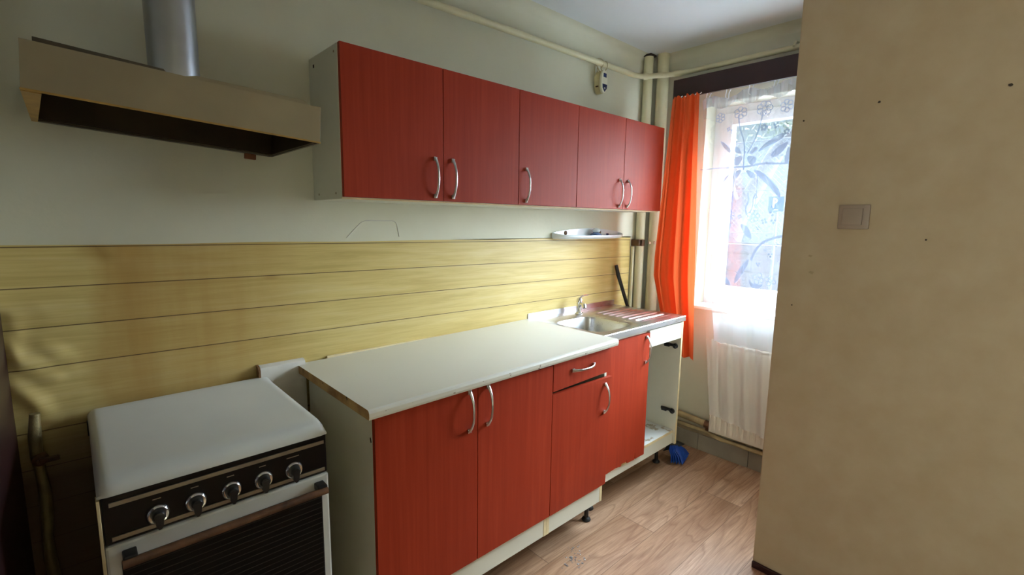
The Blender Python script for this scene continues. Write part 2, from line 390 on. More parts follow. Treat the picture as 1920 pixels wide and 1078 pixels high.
# coved plaster edge under the ceiling
def cove(name, p0, p1, inward):
    bm = bmesh.new(); A = []; Bv = []
    for k in range(9):
        t = k/8*PI/2; a = .05*(1-math.sin(t)); h = .05*(1-math.cos(t))
        for L, p in ((A, p0), (Bv, p1)):
            q = Vector(p) + Vector(inward)*(a) ; L.append(bm.verts.new((q.x, q.y, ZC-h)))
    ca = bm.verts.new((p0[0], p0[1], ZC)); cb = bm.verts.new((p1[0], p1[1], ZC))
    for i in range(8): bm.faces.new((A[i], A[i+1], Bv[i+1], Bv[i]))
    bm.faces.new(A+[ca]); bm.faces.new(Bv+[cb]); bm.faces.new((A[0], Bv[0], cb, ca)); bm.faces.new((A[-1], Bv[-1], cb, ca))
    return struct(name, bm, 'wall', True)
cove('trim_1', (XL, 0, 0), (XW, 0, 0), (0, -1, 0))
cove('trim_2', (XW, 0, 0), (XW, YE, 0), (-1, 0, 0))
# skirting tiles below the window
bm = bmesh.new()
for a, b in ((0, -.17), (-.173, -.488), (-.491, -.806), (-.809, -1.124), (-1.127, -1.44), (-1.443, -1.76), (-1.763, YE)):
    box(bm, XW-.024, XW, b, a, 0, .108, .002)
struct('baseboard_window', bm, 'skirt')
bm = bmesh.new()
for k in range(55):                                 # lumpy mortar bed on top of the tiles
    y = -.02-k*.038; box(bm, XW-.016-random.random()*.005, XW, y-.041, y+.002, .105, .128+random.random()*.008, .003)
struct('trim_3', bm, 'scuff')
bm = bmesh.new(); box(bm, XP-.012, XP, YB, YP-.001, 0, .028, .003); struct('baseboard_partition', bm, 'mahog')

# backsplash film stuck on the wall, bulging near the left corner
def build_film():
    bm = bmesh.new(); nx, nz = 240, 200; x0, x1, z0, z1 = XL+.002, 2.088, .0, 1.386
    def bulge(x, z):
        d = .0015
        for (cx, cz, rx, rz, h) in ((-.80, 1.00, .05, .06, .011), (-.77, 1.08, .055, .03, .010), (-.79, .93, .03, .05, .008), (-.78, 1.20, .05, .02, .006), (-.60, 1.36, .05, .03, .006), (-.73, 1.02, .035, .02, .008), (-.82, 1.1, .02, .08, .008)):
            q = ((x-cx)/rx)**2 + ((z-cz)/rz)**2
            d += h*math.exp(-q)*(1+.3*math.sin(x*70+z*60))
        return -d
    V = [[None]*(nz+1) for _ in range(nx+1)]
    for i in range(nx+1):
        t = i/nx; x = x0+(x1-x0)*(t**1.7)
        for j in range(nz+1):
            z = z0+(z1-z0)*j/nz
            zt = z - (.0 if z < z1-1e-6 else .016*(x+.84)/2.94+.0015*math.sin(x*9))
            V[i][j] = bm.verts.new((x, bulge(x, z), zt))
    for i in range(nx):
        for j in range(nz): bm.faces.new((V[i][j], V[i+1][j], V[i+1][j+1], V[i][j+1]))
    # a real sheet thickness along the rim
    B_ = [V[i][nz] for i in range(nx+1)]; C_ = [bm.verts.new((v.co.x, -.0002, v.co.z)) for v in B_]
    for i in range(nx): bm.faces.new((B_[i], B_[i+1], C_[i+1], C_[i]))
    R_ = [V[nx][j] for j in range(nz+1)]; D_ = [bm.verts.new((v.co.x, -.0002, v.co.z)) for v in R_]
    for j in range(nz): bm.faces.new((R_[j], R_[j+1], D_[j+1], D_[j]))
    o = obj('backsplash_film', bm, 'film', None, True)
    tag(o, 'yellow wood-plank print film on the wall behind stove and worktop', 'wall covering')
build_film()
# faint outline of a filled patch above the film
bm = bmesh.new()
tube(bm, round_path([(.12, -.0005, 1.395), (.19, -.0005, 1.463), (.338, -.0005, 1.463), (.352, -.0005, 1.395)], .02), .0018, 6)
tag(obj('plaster_crack', bm, 'plaster', None, True), 'faint raised outline of a filled patch above the wood-print film', 'wall mark')

# ------------------------------------------------------------------ window
win = bpy.data.objects.new('window_1', None); COL.objects.link(win); win['kind'] = 'structure'; win.location = (2.40, -1.1, .96); win['_org'] = (2.40, -1.1, .96)
def frame(name, mat, x0, x1, ya, yb, za, zb, w, parent, bev=.004):
    bm = bmesh.new(); box(bm, x0, x1, ya, ya+w, za, zb, bev); box(bm, x0, x1, yb-w, yb, za, zb, bev)
    box(bm, x0, x1, ya+w, yb-w, za, za+w, bev); box(bm, x0, x1, ya+w, yb-w, zb-w, zb, bev)
    return obj(name, bm, mat, parent, True)
frame('window_frame', 'pvc', 2.385, 2.445, Y1, Y0, Z0, Z1, .06, win)
YM = (Y0+Y1)/2
B('mullion', 'pvc', win, 2.385, 2.445, YM-.03, YM+.03, Z0+.05, Z1-.05, .003)
for a, b in ((YM+.02, Y0-.05), (Y1+.05, YM-.02)):
    s_ = frame('sash', 'pvc', 2.365, 2.43, a, b, Z0+.05, Z1-.05, .068, win)
    B('pane', 'pane', s_, 2.395, 2.401, a+.06, b-.06, Z0+.11, Z1-.11, 0)
B('window_sill', 'pvc', win, 2.20, 2.39, Y1, Y0, .937, .957, .004)
hb = bmesh.new(); box(hb, 2.352, 2.366, Y0-.095, Y0-.07, 1.46, 1.56, .004); box(hb, 2.335, 2.352, Y0-.09, Y0-.075, 1.36, 1.53, .004)
obj('window_handle', hb, 'pvc', win, True)

# ------------------------------------------------------------------ cabinet handles
def bow(parent, c, length, out, mat='satin', horiz=False, w0=.0085, w1=.0045):
    """bow pull: flared feet on the door, arching outward (-y)"""
    bm = bmesh.new(); c = Vector(c); pts = []; rad = []
    for k in range(25):
        t = -1+2*k/24; s = t*length/2
        o_ = out*(1-abs(t)**2.6) if abs(t) < 1 else 0
        d = .004+o_; wid = w1+(w0-w1)*abs(t)**3; th = .0035+.0015*abs(t)**4
        p = Vector((s, -d, 0)) if horiz else Vector((0, -d, s))
        pts.append(c+p); rad.append((th, wid))
    N = 12; rings = []
    for i, p in enumerate(pts):
        a = pts[max(0, i-1)]; b = pts[min(24, i+1)]; t = (b-a).normalized()
        side = Vector((0, 0, 1)) if horiz else Vector((1, 0, 0)); nn = t.cross(side).normalized()
        rings.append([bm.verts.new(p+nn*rad[i][0]*math.cos(2*PI*k/N)+side*rad[i][1]*math.sin(2*PI*k/N)) for k in range(N)])
    for A, Bq in zip(rings, rings[1:]):
        for k in range(N): bm.faces.new((A[k], A[(k+1) % N], Bq[(k+1) % N], Bq[k]))
    bm.faces.new(rings[0]); bm.faces.new(rings[-1])
    for sg in (-1, 1):                              # feet standing on the door
        q = c+(Vector((sg*length/2*.94, 0, 0)) if horiz else Vector((0, 0, sg*length/2*.94)))
        hx, hz = ((.008, w0) if horiz else (w0, .008))
        box(bm, q.x-hx, q.x+hx, q.y-.008, q.y, q.z-hz, q.z+hz, .0025)
    return obj('handle', bm, mat, parent, True)

def door(parent, x0, x1, yf, z0, z1, th=.017, mat='cherry'):
    return B('door', mat, parent, x0, x1, yf, yf+th, z0, z1, .001)

# ------------------------------------------------------------------ wall cabinets
UF, UZ0, UZ1 = -.263, 1.541, 2.032
def wall_cab(x0, x1, doors, label, handles):
    t = thing('wall_cabinet', label, 'cabinet', (x0, 0, UZ0), 'red wall cabinets above the worktop')
    y0 = UF+.018
    bm = bmesh.new()
    box(bm, x0, x0+.016, y0, -.001, UZ0-.006, UZ1, .0008); box(bm, x1-.016, x1, y0, -.001, UZ0-.006, UZ1, .0008)
    box(bm, x0+.016, x1-.016, y0, -.001, UZ0-.006, UZ0+.010, .0008); box(bm, x0+.016, x1-.016, y0, -.001, UZ1-.016, UZ1, .0008)
    box(bm, x0+.016, x1-.016, -.008, -.002, UZ0+.010, UZ1-.016)
    obj('body', bm, 'carc', t)
    e = bmesh.new(); box(e, x0, x1, y0-.0015, y0, UZ0-.006, UZ0, 0); obj('edging', e, 'edge', t)
    w = (x1-x0)/doors
    for i in range(doors):
        d = door(t, x0+i*w+.0015, x0+(i+1)*w-.0015, UF, UZ0+.001, UZ1+.001)
        bow(d, (handles[i], UF, 1.629), .148, .024)
    return t
u1 = wall_cab(0, .8, 2, 'double red-fronted wall cabinet nearest the extractor hood, white side showing', (.360, .442))
for (y, z) in ((-.05, 1.555), (-.2, 1.555), (-.22, 2.01)):
    sc = bmesh.new(); lathe(sc, (0, y, z), (-1, 0, 0), [(.004, 0), (.004, .0008), (0, .001)], 10); obj('screw_cap', sc, 'scuff', u1)
bm = bmesh.new(); box(bm, -.0006, .006, -.052, -.040, 1.995, 2.006); obj('fixing_hole', bm, 'hole', u1)
wall_cab(.8, 1.2, 1, 'single-door red wall cabinet between the two double ones', (.845,))
wall_cab(1.2, 2.0, 2, 'double red-fronted wall cabinet nearest the orange curtain', (1.560, 1.640))

# ------------------------------------------------------------------ base cabinets
LF = -.573
def hinge(parent, x, y, z):
    bm = bmesh.new(); box(bm, x-.012, x, y-.03, y+.03, z-.008, z+.008, .002); box(bm, x-.022, x-.010, y-.012, y+.022, z-.012, z+.012, .003)
    tube(bm, [(x-.018, y-.03, z+.004), (x-.03, y-.045, z+.002), (x-.03, y-.062, z-.006)], .006, 8); lathe(bm, (x-.012, y-.048, z), (-1, 0, 0), [(.016, 0), (.016, .008), (.011, .012)], 14)
    o = obj('hinge', bm, 'blackp', parent, True); return o
def foot(parent, x, y, h, z0=0):
    bm = bmesh.new(); lathe(bm, (x, y, z0), (0, 0, 1), [(.021, 0), (.023, .004), (.020, .012), (.011, .018), (.010, h-.02), (.018, h-.006), (.018, h)], 18)
    return obj('leg', bm, 'blackp', parent, True)
def base_cab(x0, x1, ztop, label, zp=.133):
    t = thing('base_cabinet', label, 'cabinet', (x0, 0, 0), 'red base cabinets under the worktop and sink')
    y0 = LF+.018; bm = bmesh.new()
    box(bm, x0, x0+.016, y0, -.045, zp, ztop, .0008); box(bm, x1-.016, x1, y0, -.045, zp, ztop, .0008)
    box(bm, x0+.016, x1-.016, y0, -.045, .215, .231, .0008); box(bm, x0+.016, x1-.016, -.052, -.046, zp, ztop); box(bm, x0+.016, x1-.016, y0, y0+.07, ztop-.016, ztop)
    obj('body', bm, 'carc', t)
    B('plinth', 'carc', t, x0+.016, x1-.016, y0, y0+.016, zp, .215, .001)
    for sx in (x0, x1-.016): B('edging', 'edge', t, sx, sx+.016, y0-.0012, y0, zp, .226, 0)
    for (x, y) in ((x0+.05, -.36), (x1-.05 if x1 < 1 else x1-.015, -.36 if x1 < 1 else -.48), (x0+.05, -.1), (x1-.05, -.1)): foot(t, x, y, zp)
    return t
c1 = base_cab(-.066, .717, .893, 'double-door red base cabinet beside the stove, pale side showing')
d = door(c1, -.0655, .3245, LF, .228, .889); bow(d, (.286, LF, .812), .150, .026)
d = door(c1, .3275, .7165, LF, .228, .889); bow(d, (.369, LF, .814), .150, .026)
bm = bmesh.new(); tube(bm, [(-.0665, -.55, .80), (-.0665, -.545, .815)], .002, 6); obj('scratch', bm, 'hole', c1)
c2 = base_cab(.718, 1.108, .903, 'red base cabinet with a drawer over its single door, plinth foot visible')
bm = bmesh.new(); v = box(bm, .7195, 1.1075, LF-.001, LF+.016, .777, .900, 0)
for q in v:
    if q.co.z < .8 and q.co.x > 1: q.co.z += .010
dr = obj('drawer', bm, 'cherry', c2); bow(dr, (.908, LF-.001, .846), .150, .024, horiz=True)
B('drawer_side', 'carc', c2, 1.07, 1.085, LF+.016, -.2, .775, .86, .001, label='white drawer side showing in the gap')
bm = bmesh.new(); v = box(bm, .7195, 1.1075, LF, LF+.017, .228, .764, 0)
for q in v:
    if q.co.z > .7 and q.co.x > 1: q.co.y -= .010; q.co.x += .006
d = obj('door', bm, 'cherry', c2); bow(d, (1.062, LF-.007, .670), .140, .026)

# worktop: slightly higher at its sink end
bm = bmesh.new(); x0, x1 = -.096, 1.124
prof = [(-.600, 0), (-.6035, .008), (-.6035, .020), (-.600, .027), (-.594, .030), (-.012, .030), (-.012, 0)]
def tz(x): return .8945 + .017*(x-x0)/(x1-x0)
A = [bm.verts.new((x0, y, tz(x0)+h-.0)) for y, h in prof]; Bv = [bm.verts.new((x1, y, tz(x1)+h)) for y, h in prof]
N = len(prof)
bm.faces.new(A).material_index = 1; bm.faces.new(Bv[::-1])
for i in range(N):
    f = bm.faces.new((A[i], Bv[i], Bv[(i+1) % N], A[(i+1) % N]))
    if i in (0, 1): f.material_index = 2
wt = obj('worktop', bm, 'top', None, mats=['top', 'rot', 'chip'], org=(-.096, -.3, .9))
tag(wt, 'long off-white worktop with a worn chipboard left end', 'worktop')
bm = bmesh.new()
box(bm, .02, 1.13, -.011, -.002, .90, .934, .001); tag(obj('upstand_strip', bm, 'edge', None), 'thin pale sealing strip between worktop and wood-print film', 'trim strip')
# whitened ledge at the wall behind the stove gap
led = thing('wall_ledge', 'pale boxed-in ledge on the wall between stove and worktop', 'ledge', (-.15, -.02, 0))
bm = bmesh.new(); prism(bm, [(-.0025, 0), (-.032, 0), (-.032, .925), (-.028, .938), (-.018, .944), (-.0025, .944)], 'x', -.225, -.07); obj('casing', bm, 'plaster', led, True)
bm = bmesh.new(); prism(bm, [(-.0025, .905), (-.033, .905), (-.033, .930), (-.028, .94), (-.0025, .946)], 'x', -.232, -.2252); obj('end_cap', bm, 'rust', led, True)

# ------------------------------------------------------------------ sink cabinet
SF = -.5; sx0, sx1 = 1.132, 1.925
sk = thing('base_cabinet', 'white sink cabinet, left door red and split at the bottom, right half open', 'cabinet', (sx0, 0, 0), 'red base cabinets under the worktop and sink')
y0 = SF+.018; bm = bmesh.new()
box(bm, sx0, sx0+.016, y0, -.045, .145, .90, .0008); box(bm, sx1-.016, sx1, SF+.002, -.045, .145, .90, .0008)
box(bm, sx0+.016, sx1-.016, -.052, -.046, .145, .90)
obj('body', bm, 'carc', sk)
bm = bmesh.new(); n = 24; V = []
for i in range(n+1):                                # swollen, sagging bottom shelf
    x = sx0+.016+(sx1-sx0-.032)*i/n; r = []
    for j in range(11):
        y = y0+(-.052-y0)*j/10; r.append(bm.verts.new((x, y, .232-.006*math.sin(PI*i/n)+.002*math.sin(i*2.1+j*1.7))))
    V.append(r)
for i in range(n):
    for j in range(10): bm.faces.new((V[i][j], V[i+1][j], V[i+1][j+1], V[i][j+1]))
ex = bmesh.ops.extrude_face_region(bm, geom=list(bm.faces)); bmesh.ops.translate(bm, verts=[e for e in ex['geom'] if isinstance(e, bmesh.types.BMVert)], vec=(0, 0, -.014))
obj('bottom_shelf', bm, 'shelf', sk, True)['label'] = 'water-stained white bottom shelf'
B('shelf_edging', 'edge', sk, sx0+.016, sx1-.016, y0-.0022, y0-.0004, .214, .229, 0)
B('plinth', 'carc', sk, sx0+.016, sx1-.016, y0, y0+.016, .145, .213, .001)
B('edging', 'edge', sk, sx1-.016, sx1, SF+.0006, SF+.002, .145, .90, 0)
B('apron', 'carc', sk, 1.565, sx1-.016, SF+.002, SF+.018, .803, .897, .001)
B('apron', 'carc', sk, sx0+.01, 1.565, SF+.019, SF+.034, .803, .897, .001)
bm = bmesh.new()                                    # the door, its lower edge splintered into uneven strips
poly = [(1.1335, .887), (1.1335, .206), (1.22, .204), (1.30, .208), (1.345, .201), (1.352, .213), (1.395, .210), (1.400, .222), (1.402, .199), (1.47, .196), (1.474, .240), (1.478, .198), (1.5645, .196), (1.5645, .887)]
prism(bm, poly, 'y', SF, SF+.017); d = obj('door', bm, 'cherry', sk)
bow(d, (1.529, SF, .800), .146, .027)
B('core', 'core', sk, 1.34, 1.405, SF+.004, SF+.013, .196, .214, .001, label='bare chipboard showing at the splintered door bottom')
hinge(sk, sx1-.016, -.425, .752); hinge(sk, sx1-.016, -.43, .352)
for (x, y) in ((1.18, -.43), (1.88, -.40), (1.18, -.1), (1.88, -.1)): foot(sk, x, y, .145)

# ------------------------------------------------------------------ sink
snk = thing('sink', 'stainless steel sink with a bowl and ribbed drainer on the right', 'sink', (1.54, -.25, .9))
SX0, SX1, SZ = 1.130, 1.932, .934
def rrect(cx, cy, hx, hy, r, n=8):
    out = []
    for (sx, sy, a0) in ((1, 1, 0), (-1, 1, 90), (-1, -1, 180), (1, -1, 270)):
        for k in range(n+1):
            a = math.radians(a0+90*k/n); out.append((cx+sx*(hx-r)+r*math.cos(a), cy+sy*(hy-r)+r*math.sin(a)))
    return out
bcx, bcy, bhx, bhy = 1.345, -.285, .158, .158
bm = bmesh.new()
# top sheet: grid with the bowl cut out is made from a ring between the bowl rim and an outer rectangle
inner = rrect(bcx, bcy, bhx, bhy, .07); N = len(inner)
bx0, bx1, by0, by1 = SX0, 1.545, -.503, -.004
def toRect(p):
    dx, dy = p[0]-bcx, p[1]-bcy; s = 1e9
    if dx > 1e-9: s = min(s, (bx1-bcx)/dx)
    if dx < -1e-9: s = min(s, (bx0-bcx)/dx)
    if dy > 1e-9: s = min(s, (by1-bcy)/dy)
    if dy < -1e-9: s = min(s, (by0-bcy)/dy)
    return (bcx+dx*s, bcy+dy*s)
outer = [toRect(p) for p in inner]
for cxy in ((bx1, by1), (bx0, by1), (bx0, by0), (bx1, by0)):   # snap nearest to the corners
    i = min(range(N), key=lambda k: (outer[k][0]-cxy[0])**2+(outer[k][1]-cxy[1])**2); outer[i] = cxy
rim0 = rrect(bcx, bcy, bhx+.014, bhy+.014, .08)
lay = [[(x, y, SZ) for x, y in outer], [(x, y, SZ) for x, y in rim0], [(x, y, SZ-.004) for x, y in rrect(bcx, bcy, bhx+.008, bhy+.008, .076)], [(x, y, SZ-.006) for x, y in inner],
       [(x, y, SZ-.02) for x, y in rrect(bcx, bcy, bhx-.004, bhy-.004, .066)], [(x, y, SZ-.12) for x, y in rrect(bcx, bcy, bhx-.014, bhy-.014, .06)],
       [(x, y, SZ-.142) for x, y in rrect(bcx, bcy, bhx-.03, bhy-.03, .05)], [(x, y, SZ-.150) for x, y in rrect(bcx, bcy, .04, .04, .0395)]]
rings = [[bm.verts.new(p) for p in L] for L in lay]
for A, Bq in zip(rings, rings[1:]):
    for k in range(N): bm.faces.new((A[k], A[(k+1) % N], Bq[(k+1) % N], Bq[k]))
bm.faces.new(rings[-1])
# drainer with pressed ribs
nx, ny = 60, 120; G = []
for i in range(nx+1):
    x = bx1+(SX1-bx1)*i/nx; r = []
    for j in range(ny+1):
        y = by0+(by1-by0)*j/ny; z = SZ
        if 1.575 < x < 1.90 and -.44 < y < -.08:
            e = min(1, min(x-1.575, 1.90-x)/.02, min(y+.44, -.08-y)/.015); ph = ((y+.44)/.36*8) % 1
            z += e*(-.004+.008*(math.sin(ph/.5*PI) if ph < .5 else 0))
        r.append(bm.verts.new((x, y, z)))
    G.append(r)
for i in range(nx):
    for j in range(ny): bm.faces.new((G[i][j], G[i+1][j], G[i+1][j+1], G[i][j+1]))
obj('basin_and_drainer', bm, 'steel', snk, True)
bm = bmesh.new()                                    # rolled front and side lips, wall upstand
prism(bm, [(-.5045, SZ+.0006), (-.5075, SZ-.002), (-.5085, SZ-.028), (-.502, SZ-.030), (-.502, SZ-.0006)], 'x', SX0, SX1)
prism(bm, [(SX1, SZ+.0006), (SX1+.003, SZ-.002), (SX1+.003, SZ-.028), (SX1, SZ-.028)], 'y', -.506, -.004)
obj('lip', bm, 'steel', snk)
B('upstand', 'steel', snk, SX0, SX1-.005, -.006, -.0025, SZ, .966, .0008)
bm = bmesh.new(); lathe(bm, (bcx, bcy, SZ-.1499), (0, 0, 1), [(.038, 0), (.036, .003), (.026, .001), (.0, .0005)], 24); obj('drain', bm, 'chrome', snk, True)
# tap
tx, ty = 1.482, -.075
tap = thing('faucet', 'small chrome mixer tap at the back of the sink', 'tap', (tx, ty, SZ))
bm = bmesh.new(); lathe(bm, (tx, ty, SZ), (0, 0, 1), [(.024, 0), (.024, .006), (.018, .010), (.0155, .02), (.0155, .068), (.018, .070), (.018, .078), (.0145, .092), (.006, .099), (0, .1)], 26); obj('body', bm, 'chrome', tap, True)
bm = bmesh.new(); tube(bm, round_path([(tx, ty, SZ+.045), (tx-.03, ty-.045, SZ+.072), (tx-.052, ty-.078, SZ+.060)], .02), [.011]*3+[.0105]*6, 14)
lathe(bm, (tx-.050, ty-.076, SZ+.063), (-.3, -.45, -.84), [(.0, -.012), (.0125, -.008), (.0135, 0), (.0125, .012), (.009, .013)], 16); obj('spout', bm, 'chrome', tap, True)
bm = bmesh.new(); tube(bm, [(tx-.01, ty, SZ+.088), (tx+.015, ty, SZ+.101), (tx+.045, ty-.002, SZ+.107), (tx+.075, ty-.004, SZ+.106)], [(.006, .009), (.005, .008), (.0035, .007), (.0025, .006)], 10); obj('lever', bm, 'chrome', tap, True)

# ------------------------------------------------------------------ small wall shelf with objects
sh = thing('soap_shelf', 'white half-oval porcelain shelf on the wall above the sink', 'shelf', (1.62, 0, 1.38))
hx, cx = .315, 1.625
def D(k, n, hx_, dp): a = PI*k/n; return (cx-hx_*math.copysign(abs(math.cos(a))**.8, math.cos(a)), -dp*math.sin(a)**.75)
bm = bmesh.new(); n = 40
L = [[(D(k, n, hx*.96, .088)[0], D(k, n, hx*.96, .088)[1]-.003, 1.372) for k in range(n+1)],
     [(D(k, n, hx, .10)[0], D(k, n, hx, .10)[1]-.003, 1.382) for k in range(n+1)],
     [(D(k, n, hx, .10)[0], D(k, n, hx, .10)[1]-.003, 1.392+.016*abs(k/n*2-1)**3) for k in range(n+1)],
     [(D(k, n, hx-.008, .092)[0], D(k, n, hx-.008, .092)[1]-.003, 1.392+.016*abs(k/n*2-1)**3) for k in range(n+1)],
     [(D(k, n, hx-.012, .086)[0], D(k, n, hx-.012, .086)[1]-.003, 1.384) for k in range(n+1)]]
R = [[bm.verts.new(p) for p in l] for l in L]
for A, Bq in zip(R, R[1:]):
    for k in range(n): bm.faces.new((A[k], A[k+1], Bq[k+1], Bq[k]))
bm.faces.new(R[0]); bm.faces.new(R[-1])
obj('tray', bm, 'porc', sh, True)
bm = bmesh.new(); poly = [(cx-hx, 1.376)]+[(cx-hx+2*hx*k/24, 1.408+.024*math.sin(PI*k/24)**.8) for k in range(25)]+[(cx+hx, 1.376)]
prism(bm, poly, 'y', -.011, -.003); obj('back_plate', bm, 'porc', sh, True)
for (x, z) in ((1.415, 1.406), (1.735, 1.408)):
    bm = bmesh.new(); lathe(bm, (x, -.009, z), (0, -1, 0), [(.013, 0), (.013, .004), (.009, .007), (0, .008)], 18); o_ = obj('screw_cap', bm, 'bar', sh, True)
cup = thing('glass_cup', 'small blue and clear glass dish standing on the white wall shelf', 'dish', (1.655, -.045, 1.384))
bm = bmesh.new(); lathe(bm, (1.655, -.045, 1.3845), (0, 0, 1), [(.034, 0), (.038, .004), (.032, .014), (.018, .024)], 24); obj('base', bm, 'blueg', cup, True)
bm = bmesh.new(); lathe(bm, (1.655, -.045, 1.408), (0, 0, 1), [(.016, 0), (.024, .006), (.026, .014), (.016, .024), (0, .027)], 24); obj('dome', bm, 'porc', cup, True)
bm = bmesh.new(); box(bm, 1.775, 1.79, -.04, -.03, 1.3845, 1.402, .002); box(bm, 1.775, 1.80, -.058, -.046, 1.3845, 1.389, .001)
tag(obj('clip', bm, 'navy', None, org=(1.785, -.045, 1.385)), 'tiny dark clip lying at the right of the white wall shelf', 'clip')

# ------------------------------------------------------------------ extractor hood (hangs slightly askew)
hd = thing('range_hood', 'grimy cream metal extractor hood hanging above the stove', 'extractor hood', (-.733, -.45, 1.715), rot=(0, math.atan2(.036, .59), 0), local=True)
HW, HD, HH = .589, .428, .096
bm = bmesh.new(); tk = .0035
box(bm, 0, HW, 0, tk, 0, HH, .0008)                 # front
box(bm, 0, tk, tk, HD, 0, HH, 0); box(bm, HW-tk, HW, tk, HD, 0, HH, 0)
box(bm, tk, HW-tk, HD-tk, HD, 0, HH, 0); box(bm, 0, HW, 0.0005, HD, HH-tk, HH, 0)
obj('shell', bm, 'hood', hd)
bm = bmesh.new(); box(bm, tk+.001, HW-tk-.001, tk+.001, tk+.003, .004, HH-.01); box(bm, tk+.001, tk+.003, tk+.003, HD-.01, .004, HH-.01)
box(bm, HW-tk-.003, HW-tk-.001, tk+.003, HD-.01, .004, HH-.01); box(bm, tk+.003, HW-tk-.003, HD-.012, HD-.006, .004, HH-.01)
box(bm, tk+.003, HW-tk-.003, tk+.003, HD-.012, HH-.014, HH-.008)
obj('lining', bm, 'hoodin', hd)['label'] = 'dark greasy inside of the hood'
bm = bmesh.new(); prism(bm, [(0, .003), (.030, .003), (.012, HD), (0, HD)], 'z', -.004, 0); obj('side_rim', bm, 'hoodrim', hd)['label'] = 'grease-yellowed left rim'
bm = bmesh.new(); box(bm, HW-.008, HW, .003, HD, -.003, 0, .001); box(bm, .012, HW-.008, HD-.016, HD, -.004, 0, .001); obj('bottom_rim', bm, 'hoodlip', hd)
bm = bmesh.new(); box(bm, -.001, HW+.001, -.0022, .0002, -.0025, .0018, .0005); obj('lip', bm, 'hoodrim', hd)
bm = bmesh.new(); prism(bm, [(.018, HH), (.245, HH+.0005), (.235, HH+.012), (.018, HH+.016)], 'y', .030, .034); obj('bent_flange', bm, 'hoodlip', hd)
bm = bmesh.new(); prism(bm, [(.26, HH+.0), (.575, HH), (.548, HH+.014), (.30, HH+.012)], 'y', .020, .024); obj('bent_flange', bm, 'hood', hd)
bm = bmesh.new(); box(bm, .50, .535, HD-.012, HD-.001, -.022, -.004, .002); obj('mounting_block', bm, 'brown', hd)
dc = thing('ventilation_duct', 'silver metal ventilation duct rising from the extractor hood', 'duct', (-.437, -.2, 1.81))
bm = bmesh.new(); tube(bm, [(-.437, -.2, 1.81), (-.437, -.2, ZC)], .0585, 48); obj('tube', bm, 'duct', dc, True)
bm = bmesh.new(); tube(bm, [(-.437, -.2, 1.812), (-.437, -.2, 1.83)], .061, 48); obj('collar', bm, 'duct', dc, True)

# dark panel standing against the left wall at the edge of view
bm = bmesh.new(); box(bm, XL+.001, XL+.009, -.95, -.012, 0, 1.22, .001); box(bm, XL+.009, XL+.013, -.95, -.012, 0, .06, .001)
tag(obj('wall_board', bm, 'mahog', None, org=(XL, -.5, 0)), 'dark brown board against the left wall at the edge of the photo', 'board')
# ------------------------------------------------------------------ stove
st = thing('stove', 'old white gas stove with lid closed and a black control panel', 'stove', (-.44, -.27, 0))
ax0, ax1 = -.690, -.196
bm = bmesh.new(); box(bm, ax0+.004, ax1-.004, -.515, -.02, .03, .866, .003); obj('body', bm, 'enamels', st, True)['label'] = 'yellowed white side panels'
bm = bmesh.new()                                    # lid: domed pressed sheet with a rolled front
prof = [(-.012, .868), (-.012, .893), (-.022, .905), (-.045, .906), (-.055, .9025), (-.49, .9025), (-.515, .899), (-.537, .889), (-.546, .874), (-.5465, .866)]
nx = 14; rows = []
for i in range(nx+1):
    t = i/nx; x = ax0+(ax1-ax0)*t; e = min(t, 1-t)*(ax1-ax0); dz = -.014*max(0, 1-e/.018)**2.2 if e < .018 else 0
    rows.append([bm.verts.new((x, y, max(.866, z+dz*(1 if z > .88 else .3)))) for y, z in prof])
xs = [0, .004, .010, .018, .03, .1, .2, .3, .4, .465, .476, .484, .490, .494]
bm.free(); bm = bmesh.new(); rows = []
for s in xs:
    e = min(s, .494-s); dz = -.016*max(0, 1-e/.018)**2.2
    rows.append([bm.verts.new((ax0+s, y+(.004*max(0, 1-e/.018) if y < -.5 else 0), max(.866, z+dz*(1 if z > .88 else .2)))) for y, z in prof])
for A, Bq in zip(rows, rows[1:]):
    for k in range(len(prof)-1): bm.faces.new((A[k], A[k+1], Bq[k+1], Bq[k]))
bm.faces.new(rows[0]); bm.faces.new(rows[-1])
low = [r[0] for r in rows]+[r[-1] for r in rows[::-1]]; bm.faces.new(low)
obj('lid', bm, 'enamel', st, True)
B('control_panel', 'black', st, ax0+.006, ax1-.001, -.537, -.512, .752, .862, .002)
for (z0, z1) in ((.838, .848), (.7575, .7675)):
    B('trim_strip', 'trimal', st, ax0+.018, ax1-.008, -.540, -.536, z0, z1, .0008)
for i, kx in enumerate((-.588, -.514, -.438, -.364, -.288)):
    bm = bmesh.new(); kz = .790; c = (kx, -.537, kz)
    lathe(bm, c, (0, -1, 0), [(.0235, 0), (.0235, .004), (.0225, .009), (.019, .0125), (.0135, .0115), (.013, .009)], 30); k = obj('knob', bm, 'chrome', st, True)
    bm = bmesh.new(); lathe(bm, c, (0, -1, 0), [(.0135, .008), (.0130, .020), (.010, .024), (0, .0245)], 22)
    prism(bm, [(kx-.0095, kz+.004), (kx+.0095, kz+.004), (kx+.0065, kz-.023), (kx+.002, kz-.029), (kx-.002, kz-.029), (kx-.0065, kz-.023)], 'y', -.537-.025, -.537-.009)
    obj('pointer', bm, 'blackp', k, True)
    bm = bmesh.new(); w = .016 if i == 4 else .008
    box(bm, kx-w, kx+w, -.5375, -.5368, .824, .8262); obj('marking', bm, 'trimal', st)
od = B('oven_door', 'enamel', st, ax0+.004, ax1+.002, -.540, -.513, .06, .748, .006)
B('oven_window', 'oven', od, ax0+.030, ax1-.020, -.543, -.539, .12, .708, .003)
bm = bmesh.new()
tube(bm, [(ax0+.03, -.574, .716), (ax1-.016, -.574, .716)], (.010), 10); hnd = obj('handle', bm, 'bar', od, True)
